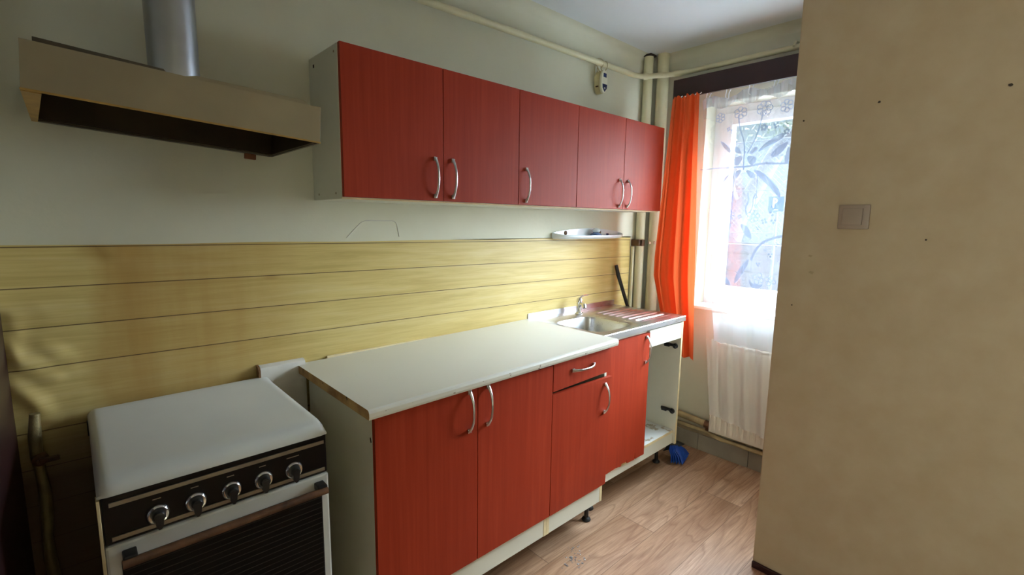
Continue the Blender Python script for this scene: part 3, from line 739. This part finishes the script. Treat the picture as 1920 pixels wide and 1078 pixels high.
for x in (ax0+.045, ax1-.028): B('bracket', 'blackp', hnd, x-.013, x+.013, -.575, -.5405, .712, .732, .003)
B('drawer', 'enamels', st, ax0+.004, ax1, -.536, -.513, .0, .055, .002)
bm = bmesh.new(); box(bm, ax0-.002, ax0+.004, -.54, -.512, .05, .86, .001); obj('corner_strip', bm, 'edge', st)
bm = bmesh.new(); box(bm, ax0-.003, ax0+.006, -.03, -.012, .83, .872, .001); obj('lid_hinge', bm, 'black', st)

# gas pipe with valve at the far left corner
gp = thing('gas_pipe', 'stained gas pipe with a valve in the corner left of the stove', 'pipe', (-.795, -.035, 0))
bm = bmesh.new(); pts = [(-.798+.004*math.sin(k*1.3), -.034, .02+k*.0605) for k in range(16)]
tube(bm, pts, [.011+.0035*abs(math.sin(k*2.1)) for k in range(16)], 14); obj('pipe', bm, 'silver', gp, True)
bm = bmesh.new(); lathe(bm, (-.796, -.04, .80), (0, -1, 0), [(.016, -.01), (.018, 0), (.016, .018), (.006, .022), (.006, .032)], 16); box(bm, -.796, -.755, -.076, -.069, .796, .812, .003); obj('valve', bm, 'bar', gp, True)

# ------------------------------------------------------------------ pipes
hp = thing('heating_pipe', 'cream heating pipe running under the ceiling around the corner', 'pipe', (1.3, -.055, 2.36))
p = [(XL, -.055, 2.328), (.44, -.055, 2.350), (1.1, -.055, 2.361), (1.96, -.055, 2.370), (2.04, -.07, 2.374), (2.17, -.20, 2.388), (2.195, -.27, 2.392), (2.195, YE, 2.386)]
bm = bmesh.new(); tube(bm, round_path(p, .03, 5), .0155, 18); obj('pipe', bm, 'pipe', hp, True)
for a, b in (((2.04, -.072, 2.374), (2.062, -.092, 2.376)), ((2.172, -.205, 2.3885), (2.192, -.245, 2.3915))):
    bm = bmesh.new(); tube(bm, [a, b], .0195, 18); obj('coupling', bm, 'pipe', hp, True)
for (x, y) in ((1.64, 0),):
    bm = bmesh.new(); tube(bm, round_path([(1.635, -.001, 2.40), (1.635, -.055, 2.395), (1.635, -.075, 2.367), (1.635, -.055, 2.342)], .02), .0035, 8); obj('pipe_hook', bm, 'pipe', hp, True)
bm = bmesh.new(); tube(bm, round_path([(XW-.001, -.88, 2.425), (2.195, -.88, 2.42), (2.172, -.88, 2.39)], .012), .006, 8); obj('pipe_hook', bm, 'pipe', hp, True)
r1 = thing('riser_pipe', 'thinner cream riser pipe against the film edge, left of the pair', 'pipe', (2.15, -.035, 0), 'riser pipes in the corner')
bm = bmesh.new(); tube(bm, [(2.15, -.035, 0), (2.15, -.035, 2.524)], .030, 24); obj('pipe', bm, 'pipe', r1, True)
bm = bmesh.new(); box(bm, 2.116, 2.184, -.07, -.001, 2.522, ZC-.001, .002); obj('ceiling_sleeve', bm, 'hole', r1)
bm = bmesh.new(); tube(bm, [(2.15, -.035, 1.318), (2.15, -.035, 1.322)], .0315, 24); tube(bm, [(2.15, -.035, 1.352), (2.15, -.035, 1.356)], .0315, 24); box(bm, 2.098, 2.122, -.062, -.001, 1.316, 1.358, .003); box(bm, 2.115, 2.15, -.075, -.062, 1.316, 1.358, .003)
obj('clamp', bm, 'bar', r1, True)
r2 = thing('riser_pipe', 'thicker cream riser pipe nearest the window, right of the pair', 'pipe', (2.205, -.105, 0), 'riser pipes in the corner')
bm = bmesh.new(); tube(bm, [(2.207, -.108, 0), (2.207, -.108, ZC)], .0385, 28); obj('pipe', bm, 'pipe', r2, True)
bm = bmesh.new(); tube(bm, [(2.165, -.105, 1.338), (2.15, -.103, 1.338)], .008, 10); lathe(bm, (2.177, -.13, 1.34), (-.7, -.7, 0), [(.011, 0), (.010, .01), (.006, .014)], 12); obj('clamp_bolt', bm, 'blob', r2, True)
bm = bmesh.new(); tube(bm, [(2.102, -.013, .02), (2.102, -.013, 1.31)], .0115, 12)
tag(obj('thin_pipe', bm, 'pipe', None, True), 'slim cream pipe rising beside the thinner riser up to the clamp', 'pipe')

# wall device hanging from the pipe
dv = thing('wall_timer', 'small oval white device with a blue screen hanging from the ceiling pipe', 'device', (1.655, -.05, 2.21))
def oval(cx_, cz_, hx_, hz_, n=32, e=2.4):
    return [(cx_+hx_*math.copysign(abs(math.cos(2*PI*k/n))**(2/e), math.cos(2*PI*k/n)), cz_+hz_*math.copysign(abs(math.sin(2*PI*k/n))**(2/e), math.sin(2*PI*k/n))) for k in range(n)]
bm = bmesh.new(); prism(bm, oval(1.66, 2.272, .030, .064), 'y', -.045, -.008); obj('back_shell', bm, 'devy', dv, True, bevel=.004)
bm = bmesh.new(); prism(bm, oval(1.66, 2.273, .0285, .062), 'y', -.062, -.0452); obj('front_shell', bm, 'devw', dv, True, bevel=.004)
bm = bmesh.new(); prism(bm, [(1.647, 2.296), (1.675, 2.296), (1.675, 2.318), (1.647, 2.318)], 'y', -.0632, -.0618); obj('screen', bm, 'navy', dv)
bm = bmesh.new(); prism(bm, [(1.640, 2.258), (1.682, 2.258), (1.680, 2.236), (1.661, 2.216), (1.642, 2.236)], 'y', -.0634, -.0618); obj('button_pad', bm, 'navy', dv)
bm = bmesh.new(); lathe(bm, (1.66, -.0634, 2.236), (0, -1, 0), [(.006, 0), (.005, .002), (0, .003)], 14); obj('button', bm, 'porc', dv, True)
bm = bmesh.new(); tube(bm, [(1.628, -.04, 2.245), (1.627, -.025, 2.245)], .004, 6); obj('side_button', bm, 'bar', dv)
bm = bmesh.new()
tube(bm, round_path([(1.65, -.03, 2.33), (1.61, -.03, 2.37), (1.60, -.03, 2.30), (1.62, -.025, 2.25)], .02), .0022, 6)
tube(bm, round_path([(1.655, -.03, 2.33), (1.63, -.03, 2.355), (1.625, -.03, 2.335), (1.645, -.03, 2.32)], .01), .0022, 6)
tube(bm, [(1.66+.022*math.sin(2*PI*k/14)*0, -.055+.024*math.cos(2*PI*k/14), 2.358+.026*math.sin(2*PI*k/14)) for k in range(14)], .0025, 6, closed=True)
obj('cord', bm, 'devy', dv, True)

# ------------------------------------------------------------------ window dressing
vl = thing('curtain_board', 'dark mahogany curtain board above the window', 'curtain rail', (2.19, -.7, 2.22))
B('board', 'mahog', vl, 2.118, 2.136, -2.02, -.238, 2.224, 2.334, .001)
B('top_board', 'mahog', vl, 2.136, XW-.001, -2.02, -.238, 2.318, 2.334, .001)
B('rail', 'pvc', vl, 2.150, 2.172, -2.02, -.26, 2.300, 2.318, .001)
def drape(name, mat, yl, yr, zt, zb, x, amp, folds, parent=None, nu=120, nv=60, gather=None, seed=0, thick=.0012, hemw=0, uneven=0):
    rnd = random.Random(seed); ph = [rnd.random()*6.28 for _ in range(6)]
    bm = bmesh.new(); V = []
    def f(u, v):
        yl_, yr_ = yl(v), yr(v)
        w = amp(u, v)*(math.sin(folds*u*2*PI+ph[0]+.9*math.sin(v*2.2+ph[1]))+.35*math.sin(folds*2.3*u*2*PI+ph[2]+v*1.5)+.2*math.sin(folds*.6*u*6.28+ph[3]))
        y = yl_+(yr_-yl_)*u; z = zt(u)+(zb(u)-zt(u))*v
        return (x(u, v)+w, y+.25*w, z)
    for i in range(nu+1): V.append([bm.verts.new(f(i/nu, j/nv)) for j in range(nv+1)])
    for i in range(nu):
        for j in range(nv): bm.faces.new((V[i][j], V[i+1][j], V[i+1][j+1], V[i][j+1]))
    o = obj(name, bm, mat, parent, True); return o, f
# orange curtain
def oyl(v): return -.250+.075*min(1, v*1.6)-.02*v if v < .7 else -.189-.22*(v-.7)/.3*.55
def oyr(v): return -.428-.075*v**1.2
oc = thing('orange_curtain', 'orange curtain hanging at the left of the window', 'curtain', (2.09, -.33, .64))
o, f = drape('cloth', 'orange', oyl, oyr, lambda u: 2.222-.006*math.sin(u*40), lambda u: .665-.03*u, lambda u, v: 2.085-.0*v, lambda u, v: .019+.012*v, 2.6, oc, nu=160, nv=90, seed=3)
bm = bmesh.new()
for k in range(6): y = -.27-.03*k; tube(bm, [(2.10, y, 2.222), (2.125, y, 2.236), (2.15, y, 2.30)], .003, 6)
obj('hook_tape', bm, 'pvc', oc, True)
# long plain sheer behind
sr, f = drape('sheer_curtain', 'sheer', lambda v: -.425-.17*v**1.3, lambda v: -1.95, lambda u: 2.165+.01*math.sin(u*36), lambda u: .300-.075*min(1, 2.4*u), lambda u, v: 2.145, lambda u, v: .008, 13, None, nu=220, seed=5)
tag(sr, 'long plain white sheer curtain reaching down over the radiator', 'curtain')
# lace panel
lc = thing('lace_curtain', 'white lace curtain with flower pattern hanging in front of the window glass', 'curtain', (2.115, -.78, .78))
lo, lf = drape('lace_net', 'lace', lambda v: -.435-.165*v, lambda v: -1.95, lambda u: 2.172+.020*math.sin(u*42)*math.sin(u*15)+.03*min(1,2*u), lambda u: .775+.012*math.sin(u*60)*.4, lambda u, v: 2.112, lambda u, v: .0055, 10.5, lc, nu=200, seed=9)
def surf_x(y, z):
    v = min(1, max(0, (2.19-z)/(2.19-.775))); yl_ = -.435-.165*v; u = min(1, max(0, (y-yl_)/(-1.95-yl_))); return lf(u, v)[0]
bm = bmesh.new()
def smooth_poly(pts, it=3):
    for _ in range(it):
        q = []
        for i in range(len(pts)):
            a, b = pts[i], pts[(i+1) % len(pts)]; q += [(a[0]*.75+b[0]*.25, a[1]*.75+b[1]*.25), (a[0]*.25+b[0]*.75, a[1]*.25+b[1]*.75)]
        pts = q
    return pts
def patch(pts, s=True, dx=-.0022):
    if s: pts = smooth_poly(pts, 2)
    vs = [bm.verts.new((surf_x(y, z)+dx, y, z)) for y, z in pts]; f_ = bm.faces.new(vs)
    bmesh.ops.triangulate(bm, faces=[f_])
def ribbon(pts, w, s=True):
    P_ = [Vector((p[0], p[1])) for p in pts]
    if s:
        for _ in range(2):
            Q = [P_[0]]
            for a, b in zip(P_, P_[1:]): Q += [a*.75+b*.25, a*.25+b*.75]
            P_ = Q+[P_[-1]]
    L_ = []
    for i, p_ in enumerate(P_):
        t = (P_[min(i+1, len(P_)-1)]-P_[max(0, i-1)]).normalized(); nrm = Vector((-t.y, t.x))*w/2
        L_.append([bm.verts.new((surf_x(q.x, q.y)-.0022, q.x, q.y)) for q in (p_+nrm, p_-nrm)])
    for a, b in zip(L_, L_[1:]): bm.faces.new((a[0], a[1], b[1], b[0]))
big = [[(-.743, 1.77), (-.784, 1.76), (-.843, 1.719), (-.889, 1.663), (-.906, 1.60), (-.869, 1.637), (-.826, 1.686), (-.783, 1.729)],
 [(-.694, 1.773), (-.656, 1.765), (-.656, 1.719), (-.675, 1.735)], [(-.705, 1.772), (-.744, 1.759), (-.773, 1.73), (-.737, 1.715)],
 [(-.699, 1.849), (-.65, 1.843), (-.635, 1.816), (-.668, 1.785)], [(-.702, 1.849), (-.761, 1.838), (-.766, 1.808), (-.731, 1.785)],
 [(-.688, 1.857), (-.655, 1.905), (-.637, 1.885), (-.655, 1.862)], [(-.712, 1.857), (-.755, 1.895), (-.772, 1.872), (-.746, 1.852)],
 [(-.65, 1.85), (-.589, 1.884), (-.545, 1.95), (-.602, 1.912)], [(-.653, 1.765), (-.622, 1.75), (-.58, 1.69), (-.593, 1.74)],
 [(-.76, 1.851), (-.802, 1.904), (-.887, 1.955), (-.9, 1.921), (-.804, 1.88)], [(-.827, 1.835), (-.862, 1.878), (-.926, 1.905), (-.895, 1.85), (-.853, 1.823)],
 [(-.9, 1.795), (-.92, 1.885), (-.94, 1.845), (-.925, 1.787)],
 [(-.77, 1.28), (-.754, 1.21), (-.690, 1.112), (-.702, 1.19), (-.745, 1.257)], [(-.628, 1.18), (-.664, 1.146), (-.674, 1.112), (-.640, 1.127)],
 [(-.771, 1.168), (-.797, 1.135), (-.860, 1.145), (-.828, 1.112), (-.787, 1.112)], [(-.656, 1.475), (-.640, 1.433), (-.642, 1.383), (-.628, 1.393), (-.633, 1.456)],
 [(-.70, 1.475), (-.750, 1.46), (-.776, 1.378), (-.733, 1.41)]]
for q in big: patch(q)
# the same motifs carried on across the hidden right part of the panel
for dy in (-.42, -.84):
    for q in big: patch([(y+dy, z+.015) for y, z in q])
ribbon([(-.775, 1.27), (-.80, 1.34), (-.85, 1.385), (-.93, 1.412), (-1.0, 1.41)], .013)
ribbon([(-.60, 1.787), (-.66, 1.787), (-.704, 1.785), (-.76, 1.792), (-.804, 1.797), (-.87, 1.791), (-.925, 1.788), (-1.1, 1.79)], .010)
ribbon([(-.448, 1.786), (-.50, 1.785), (-.55, 1.789), (-.60, 1.787)], .005)
ribbon([(-.697, 1.86), (-.69, 1.93), (-.66, 2.0), (-.65, 2.07)], .006); ribbon([(-.71, 1.86), (-.75, 1.93), (-.77, 2.0), (-.78, 2.07)], .006)
ribbon([(-.700, 1.77), (-.695, 1.84), (-.70, 1.87)], .006)
ribbon([(-.65, 1.76), (-.655, 1.6), (-.645, 1.5), (-.635, 1.35), (-.62, 1.18)], .006)
ribbon([(-.775, 1.75), (-.78, 1.65), (-.775, 1.56)], .004)
ribbon([(-.735, 1.52), (-.725, 1.56), (-.74, 1.60), (-.73, 1.64)], .006); ribbon([(-.745, 1.53), (-.765, 1.57), (-.76, 1.61), (-.775, 1.64)], .006)
ribbon([(-.65, 1.53), (-.64, 1.58), (-.655, 1.62), (-.64, 1.66)], .005)
def flower(y, z, r, n=5):
    for k in range(n):
        a = 2*PI*k/n+.4; c_ = (y+r*.60*math.cos(a), z+r*.60*math.sin(a))
        loop = [(c_[0]+r*.38*math.cos(t), c_[1]+r*.38*math.sin(t)) for t in [2*PI*i/8 for i in range(9)]]
        if r < .025: patch(loop[:-1], False, -.0022-.0002*(k % 2))
        else: ribbon(loop, .0035)
for (y, z, r, n) in ((-.644, 1.515, .030, 6), (-.770, 1.515, .036, 7), (-.700, 1.512, .014, 4), (-.831, 1.487, .018, 4), (-.876, 1.487, .016, 3), (-.868, 1.53, .018, 3), (-.823, 1.17, .034, 4), (-.888, 1.165, .030, 4),
                     (-.816, 1.25, .012, 3), (-.877, 1.305, .014, 3), (-.90, 1.36, .012, 3), (-.85, 1.33, .010, 3), (-.80, 1.45, .012, 3), (-.645, 1.62, .012, 4), (-.775, 1.62, .012, 4), (-.78, 1.57, .012, 4),
                     (-.66, 2.08, .034, 6), (-.785, 2.085, .040, 7), (-.895, 2.08, .034, 6), (-1.02, 2.08, .036, 6), (-.545, 2.07, .028, 6), (-.79, 1.985, .020, 5), (-.85, 1.99, .018, 4), (-.63, 1.985, .018, 5), (-.905, 1.95, .018, 5), (-.60, 2.0, .014, 4),
                     (-.87, 1.56, .014, 3), (-1.0, 1.5, .035, 6), (-1.0, 1.2, .035, 5), (-1.0, 1.9, .035, 6), (-1.15, 2.08, .036, 6), (-1.28, 2.08, .034, 6), (-1.42, 2.08, .036, 6), (-1.56, 2.08, .034, 6), (-1.7, 2.08, .036, 6), (-1.84, 2.08, .034, 6), (-1.45, 1.5, .034, 6), (-1.8, 1.5, .034, 6), (-1.45, 1.2, .034, 5), (-1.8, 1.2, .034, 5)):
    flower(y, z, r, n)
for f_ in bm.faces: f_.material_index = 1       # the woven motifs belong to the same cloth as the net
bmesh.ops.translate(bm, verts=bm.verts, vec=-Vector(lc['_org'])); bm.from_mesh(lo.data); bm.to_mesh(lo.data); bm.free(); lo.data.materials.append(M['motif'])
# gathered heading and dense hem
o, f = drape('heading', 'hem', lambda v: -.435-.01*v, lambda v: -1.95, lambda u: 2.180+.014*math.sin(u*46)+.032*min(1, 2*u), lambda u: 2.125+.012*math.sin(u*63)+.03*min(1, 2*u), lambda u, v: 2.106, lambda u, v: .006, 29, lc, nu=300, nv=10, seed=12)
o, f = drape('hem', 'border', lambda v: -.585-.020*v, lambda v: -1.95, lambda u: .945+.004*math.sin(u*9), lambda u: .772+.008*math.sin(u*150)*.5, lambda u, v: 2.106, lambda u, v: .0045, 10.5, lc, nu=300, nv=24, seed=9)
bm = bmesh.new()
hooks = [-.462, -.575, -.700, -.828, -.95, -1.07, -1.2, -1.33, -1.46, -1.6, -1.74, -1.88]
for y in hooks:
    bm = bmesh.new(); tube(bm, round_path([(2.158, y, 2.302), (2.158, y, 2.23), (2.125, y-.004, 2.20), (2.108, y-.012, 2.165), (2.108, y+.008, 2.175), (2.112, y+.004, 2.22)], .012), .0028, 6)
    obj('curtain_hook', bm, 'pvc', lc, True)

# ------------------------------------------------------------------ radiator and low pipes
rd = thing('radiator', 'white panel radiator below the window behind the sheer curtain', 'radiator', (2.2, -.85, .17))
bm = bmesh.new(); ya, yb = -1.60, -.585; n = 480; prev = None
for k in range(n+1):
    y = yb+(ya-yb)*k/n; ph = ((yb-y)/.0335) % 1; rib = min(1, max(0, min(ph, 1-ph)*6-.6)); x = 2.186-.008*rib; xe = 2.182
    cur = [bm.verts.new(q) for q in ((2.205, y, .170), (2.184, y, .172), (xe, y, .19), (x, y, .205), (x, y, .705), (xe, y, .722), (2.205, y, .735))]
    if prev:
        for i in range(6): bm.faces.new((prev[i], cur[i], cur[i+1], prev[i+1]))
        bm.faces.new((prev[6], cur[6], cur[0], prev[0]))
    else: bm.faces.new(cur)
    prev = cur
bm.faces.new(prev); obj('front_panel', bm, 'rad', rd, True)
B('side_cover', 'rad', rd, 2.184, 2.236, -.584, -.578, .17, .74, .001)
B('top_grille', 'rad', rd, 2.184, 2.236, -1.60, -.584, .736, .746, .001)
B('back_panel', 'rad', rd, 2.225, 2.236, -1.60, -.586, .18, .73, .001)
lp = thing('low_heating_pipe', 'dirty cream pipe running low from behind the sink cabinet to the radiator', 'pipe', (2.2, -.3, .22))
bm = bmesh.new(); tube(bm, [(2.205, -.15, .232), (2.205, -.572, .203)], .021, 16); obj('pipe', bm, 'pipedirty', lp, True)
bm = bmesh.new(); tube(bm, [(2.205, -.545, .205), (2.205, -.578, .2026)], .026, 8); tube(bm, [(2.205, -.56, .20), (2.205, -.56, .165)], .012, 10); obj('coupling', bm, 'bar', lp, True)
bm = bmesh.new(); tube(bm, round_path([(2.215, -.15, .160), (2.215, -.57, .150), (2.205, -.62, .135), (2.205, YE, .130)], .04), .012, 12)
tag(obj('return_pipe', bm, 'pipedirty', None, True, org=(2.21, -.6, .14)), 'thin brown return pipe just above the grey skirting tiles', 'pipe')
bm = bmesh.new(); tube(bm, [(2.222, -.6, .158), (2.222, YE, .153)], .007, 10)
tag(obj('return_pipe', bm, 'pipedirty', None, True, org=(2.21, -.9, .15)), 'thinnest dark pipe tucked right under the radiator', 'pipe')

# ------------------------------------------------------------------ broom
br = thing('broom', 'broom with blue bristles standing beside the sink cabinet, black handle leaning on the wall', 'broom', (2.02, -.44, 0))
bm = bmesh.new()
hp_ = [(2.000, -.440, .09), (1.992, -.36, .26), (1.975, -.20, .63), (1.963, -.085, .93), (1.925, -.030, 1.13), (1.912, -.020, 1.195)]
tube(bm, hp_, [.010, .010, .010, .0105, .0125, .011], 14); obj('handle', bm, 'blackp', br, True)
bm = bmesh.new(); tube(bm, [(2.0, -.425, .115), (2.0, -.442, .092), (2.0, -.450, .075)], [(.014, .016), (.018, .05), (.022, .075)], 16); obj('head', bm, 'blackp', br, True)
bm = bmesh.new()
for i in range(26):
    for j in range(5):
        t = i/25-.5; s = j/4-.5
        a = Vector((1.985+t*.085+s*.02, -.455+t*.03-s*.03, .085+.01*math.cos(t*3))); b = Vector((2.010+t*.165+s*.035+random.uniform(-.004, .004), -.490+t*.04-s*.055, .004+.018*abs(t)+random.random()*.006))
        tube(bm, [a, (a+b)/2+Vector((0, -.008, .004)), b], [.0042, .0046, .003], 5)
obj('bristles', bm, 'brush', br, True)

# ------------------------------------------------------------------ light switch and marks on the partition
sw = thing('light_switch', 'greyish square light switch on the beige partition wall', 'light switch', (XP, -1.396, 1.5))
bm = bmesh.new(); box(bm, XP-.009, XP, -1.441, -1.348, 1.457, 1.543, .003); obj('frame', bm, 'lilac', sw, True)
bm = bmesh.new(); v = box(bm, XP-.015, XP-.0088, -1.421, -1.361, 1.472, 1.530, .0015); 
for q in bm.verts:
    if q.co.x < XP-.012: q.co.x += (q.co.z-1.50)*.06
obj('rocker', bm, 'lilac', sw, True)
for (y, z, r, lb) in ((-1.43, 1.887, .0038, 'small dark nail hole high on the partition above the light switch'), (-1.203, 1.856, .0028, 'tiny dark nail hole near the partition edge, highest on that side'), (-1.742, 1.884, .0048, 'dark chipped hole high at the right end of the partition'),
                      (-1.598, 1.426, .003, 'tiny brown nail hole in the partition to the right of the switch'), (-1.222, 1.158, .0025, 'tiny dark nail hole low near the partition edge')):
    bm = bmesh.new(); lathe(bm, (XP-.0008, y, z), (-1, 0, .2), [(r*1.1, 0), (r, .0012), (r*.4, .0016)], 9)
    for q in bm.verts: q.co.y += random.uniform(-.2, .2)*r; q.co.z += random.uniform(-.25, .25)*r
    tag(obj('nail_hole', bm, 'hole', None, org=(XP, y, z)), lb, 'wall mark')
for q, lb in (([(-1.268, 1.290), (-1.282, 1.284), (-1.288, 1.294), (-1.274, 1.297)], 'faint scuffed paint mark on the partition, lower of the two left of the switch'), ([(-1.262, 1.352), (-1.272, 1.349), (-1.277, 1.355), (-1.266, 1.358)], 'small faint scuff on the partition, upper of the two left of the switch')):
    bm = bmesh.new(); prism(bm, q, 'x', XP-.0010, XP-.0002); tag(obj('paint_scuff', bm, 'scuff', None, org=(XP, q[0][0], q[0][1])), lb, 'wall mark')

# water drops on the floor
bm = bmesh.new()
for k in range(46):
    a = random.gauss(0, 1); x = .83+a*.035+random.gauss(0, .02); y = -.60-abs(random.gauss(0, 1))*.04+.02*a; r = random.uniform(.0018, .006)
    lathe(bm, (x, y, .0004), (0, 0, 1), [(r, 0), (r*.85, r*.3), (r*.4, r*.5), (0, r*.55)], 8)
tag(obj('water_drops', bm, 'water', None, True), 'sprinkle of glistening water drops on the floor by the base cabinets', 'water', kind='stuff')

# ------------------------------------------------------------------ outside
bm = bmesh.new(); box(bm, 2.6, 30, -14, 18, -.62, -.6); o = struct('floor_outside', bm, 'asph')
bm = bmesh.new(); box(bm, 8.0, 8.25, -8, 12, -.6, 1.12, .01)
for z in (.2, .55, .86): box(bm, 7.97, 8.0, -8, 12, z, z+.09, .005)
tag(obj('concrete_wall', bm, 'conc', None, org=(8.1, 1, -.6)), 'low banded concrete wall outside the window', 'wall')
fn = thing('wire_fence', 'wire mesh fence on top of the concrete wall outside the window', 'fence', (8.1, 1, 1.12))
bm = bmesh.new()
for k in range(0, 14): y = -6+k*1.35; tube(bm, [(8.12, y, 1.1), (8.12, y, 2.9)], .02, 6)
for z in (1.14, 1.32, 2.05, 2.88): tube(bm, [(8.12, -6, z), (8.12, 11, z)], .010, 6)
obj('frame', bm, 'wire', fn)
bm = bmesh.new()
k = -2.0
while k < 5:
    for sg in (1, -1): tube(bm, [(8.12+.005*sg, k, 1.14), (8.12+.005*sg, k+.18*sg, 1.32)], .006, 4, cap=False)
    k += .09*1.6
k = -3.0
while k < 6:
    for sg in (1, -1): tube(bm, [(8.12+.006*sg, k, 1.32), (8.12+.006*sg, k+1.56*sg, 2.88)], .0035, 3, cap=False)
    k += .085
obj('mesh', bm, 'wire', fn)
sg_ = thing('parking_sign', 'blue parking sign with a white P outside the window', 'sign', (6, .44, -.6))
bm = bmesh.new(); tube(bm, [(6.03, .44, -.6), (6.03, .44, 1.82)], .018, 10); obj('post', bm, 'wire', sg_, True)
B('board', 'signb', sg_, 5.99, 6.005, .345, .535, 1.635, 1.83, .004)
bm = bmesh.new(); box(bm, 5.984, 5.9895, .460, .478, 1.685, 1.808)
out = [(.468-.042*math.cos(a), 1.772+.036*math.sin(a)) for a in [(-PI/2+PI*i/10) for i in range(11)]]; inn = [(.468-.024*math.cos(a), 1.772+.019*math.sin(a)) for a in [(PI/2-PI*i/10) for i in range(11)]]
for i in range(10): prism(bm, [out[i], out[i+1], inn[9-i], inn[10-i]], 'x', 5.984, 5.9895)
box(bm, 5.984, 5.9895, .41, .47, 1.652, 1.662)
obj('letter', bm, 'signw', sg_)
tr = thing('tree', 'leafy tree behind the fence outside the window', 'tree', (10, 2.0, -.6))
bm = bmesh.new(); tube(bm, [(10.2, 3.1, -.6), (10.1, 2.6, 1.6), (10, 1.9, 2.9), (10, .8, 4.0)], [.22, .2, .16, .08], 10); tube(bm, [(10.1, 2.6, 1.6), (10.0, 3.2, 3.4), (10, 3.6, 4.6)], [.14, .1, .05], 8); obj('trunk', bm, 'bark', tr, True)
bm = bmesh.new()
for k in range(2600):
    cl = random.choice(((10, 1.2, 3.6, 1.0), (10.2, 2.4, 4.1, 1.2), (10, .3, 3.2, .9), (10.4, 3.6, 4.4, 1.1), (10, -.4, 3.8, .9)))
    d_ = Vector((random.gauss(0, 1), random.gauss(0, 1), random.gauss(0, .8))).normalized()*cl[3]*random.random()**.4; c_ = Vector(cl[:3])+d_
    u_ = Vector((random.gauss(0, 1), random.gauss(0, 1), random.gauss(0, 1))).normalized()*.07; w_ = u_.orthogonal().normalized()*.035
    bm.faces.new([bm.verts.new(c_+q) for q in (u_, w_, -u_, -w_)])
obj('foliage', bm, 'leaf', tr)
bl = thing('building', 'pale building far behind the fence outside the window', 'building', (15, 4, -.6))
B('walls', 'bld', bl, 15, 18, 1, 12, -.6, 4.6, .02); B('roof', 'conc', bl, 14.8, 18.2, .8, 12.2, 4.6, 4.8, .02)
for y in (2.2, 4.4, 6.6): B('window', 'wire', bl, 14.97, 15.0, y, y+1.0, 1.2, 2.6, .01)

for o in bpy.data.objects:
    if '_org' in o: del o['_org']
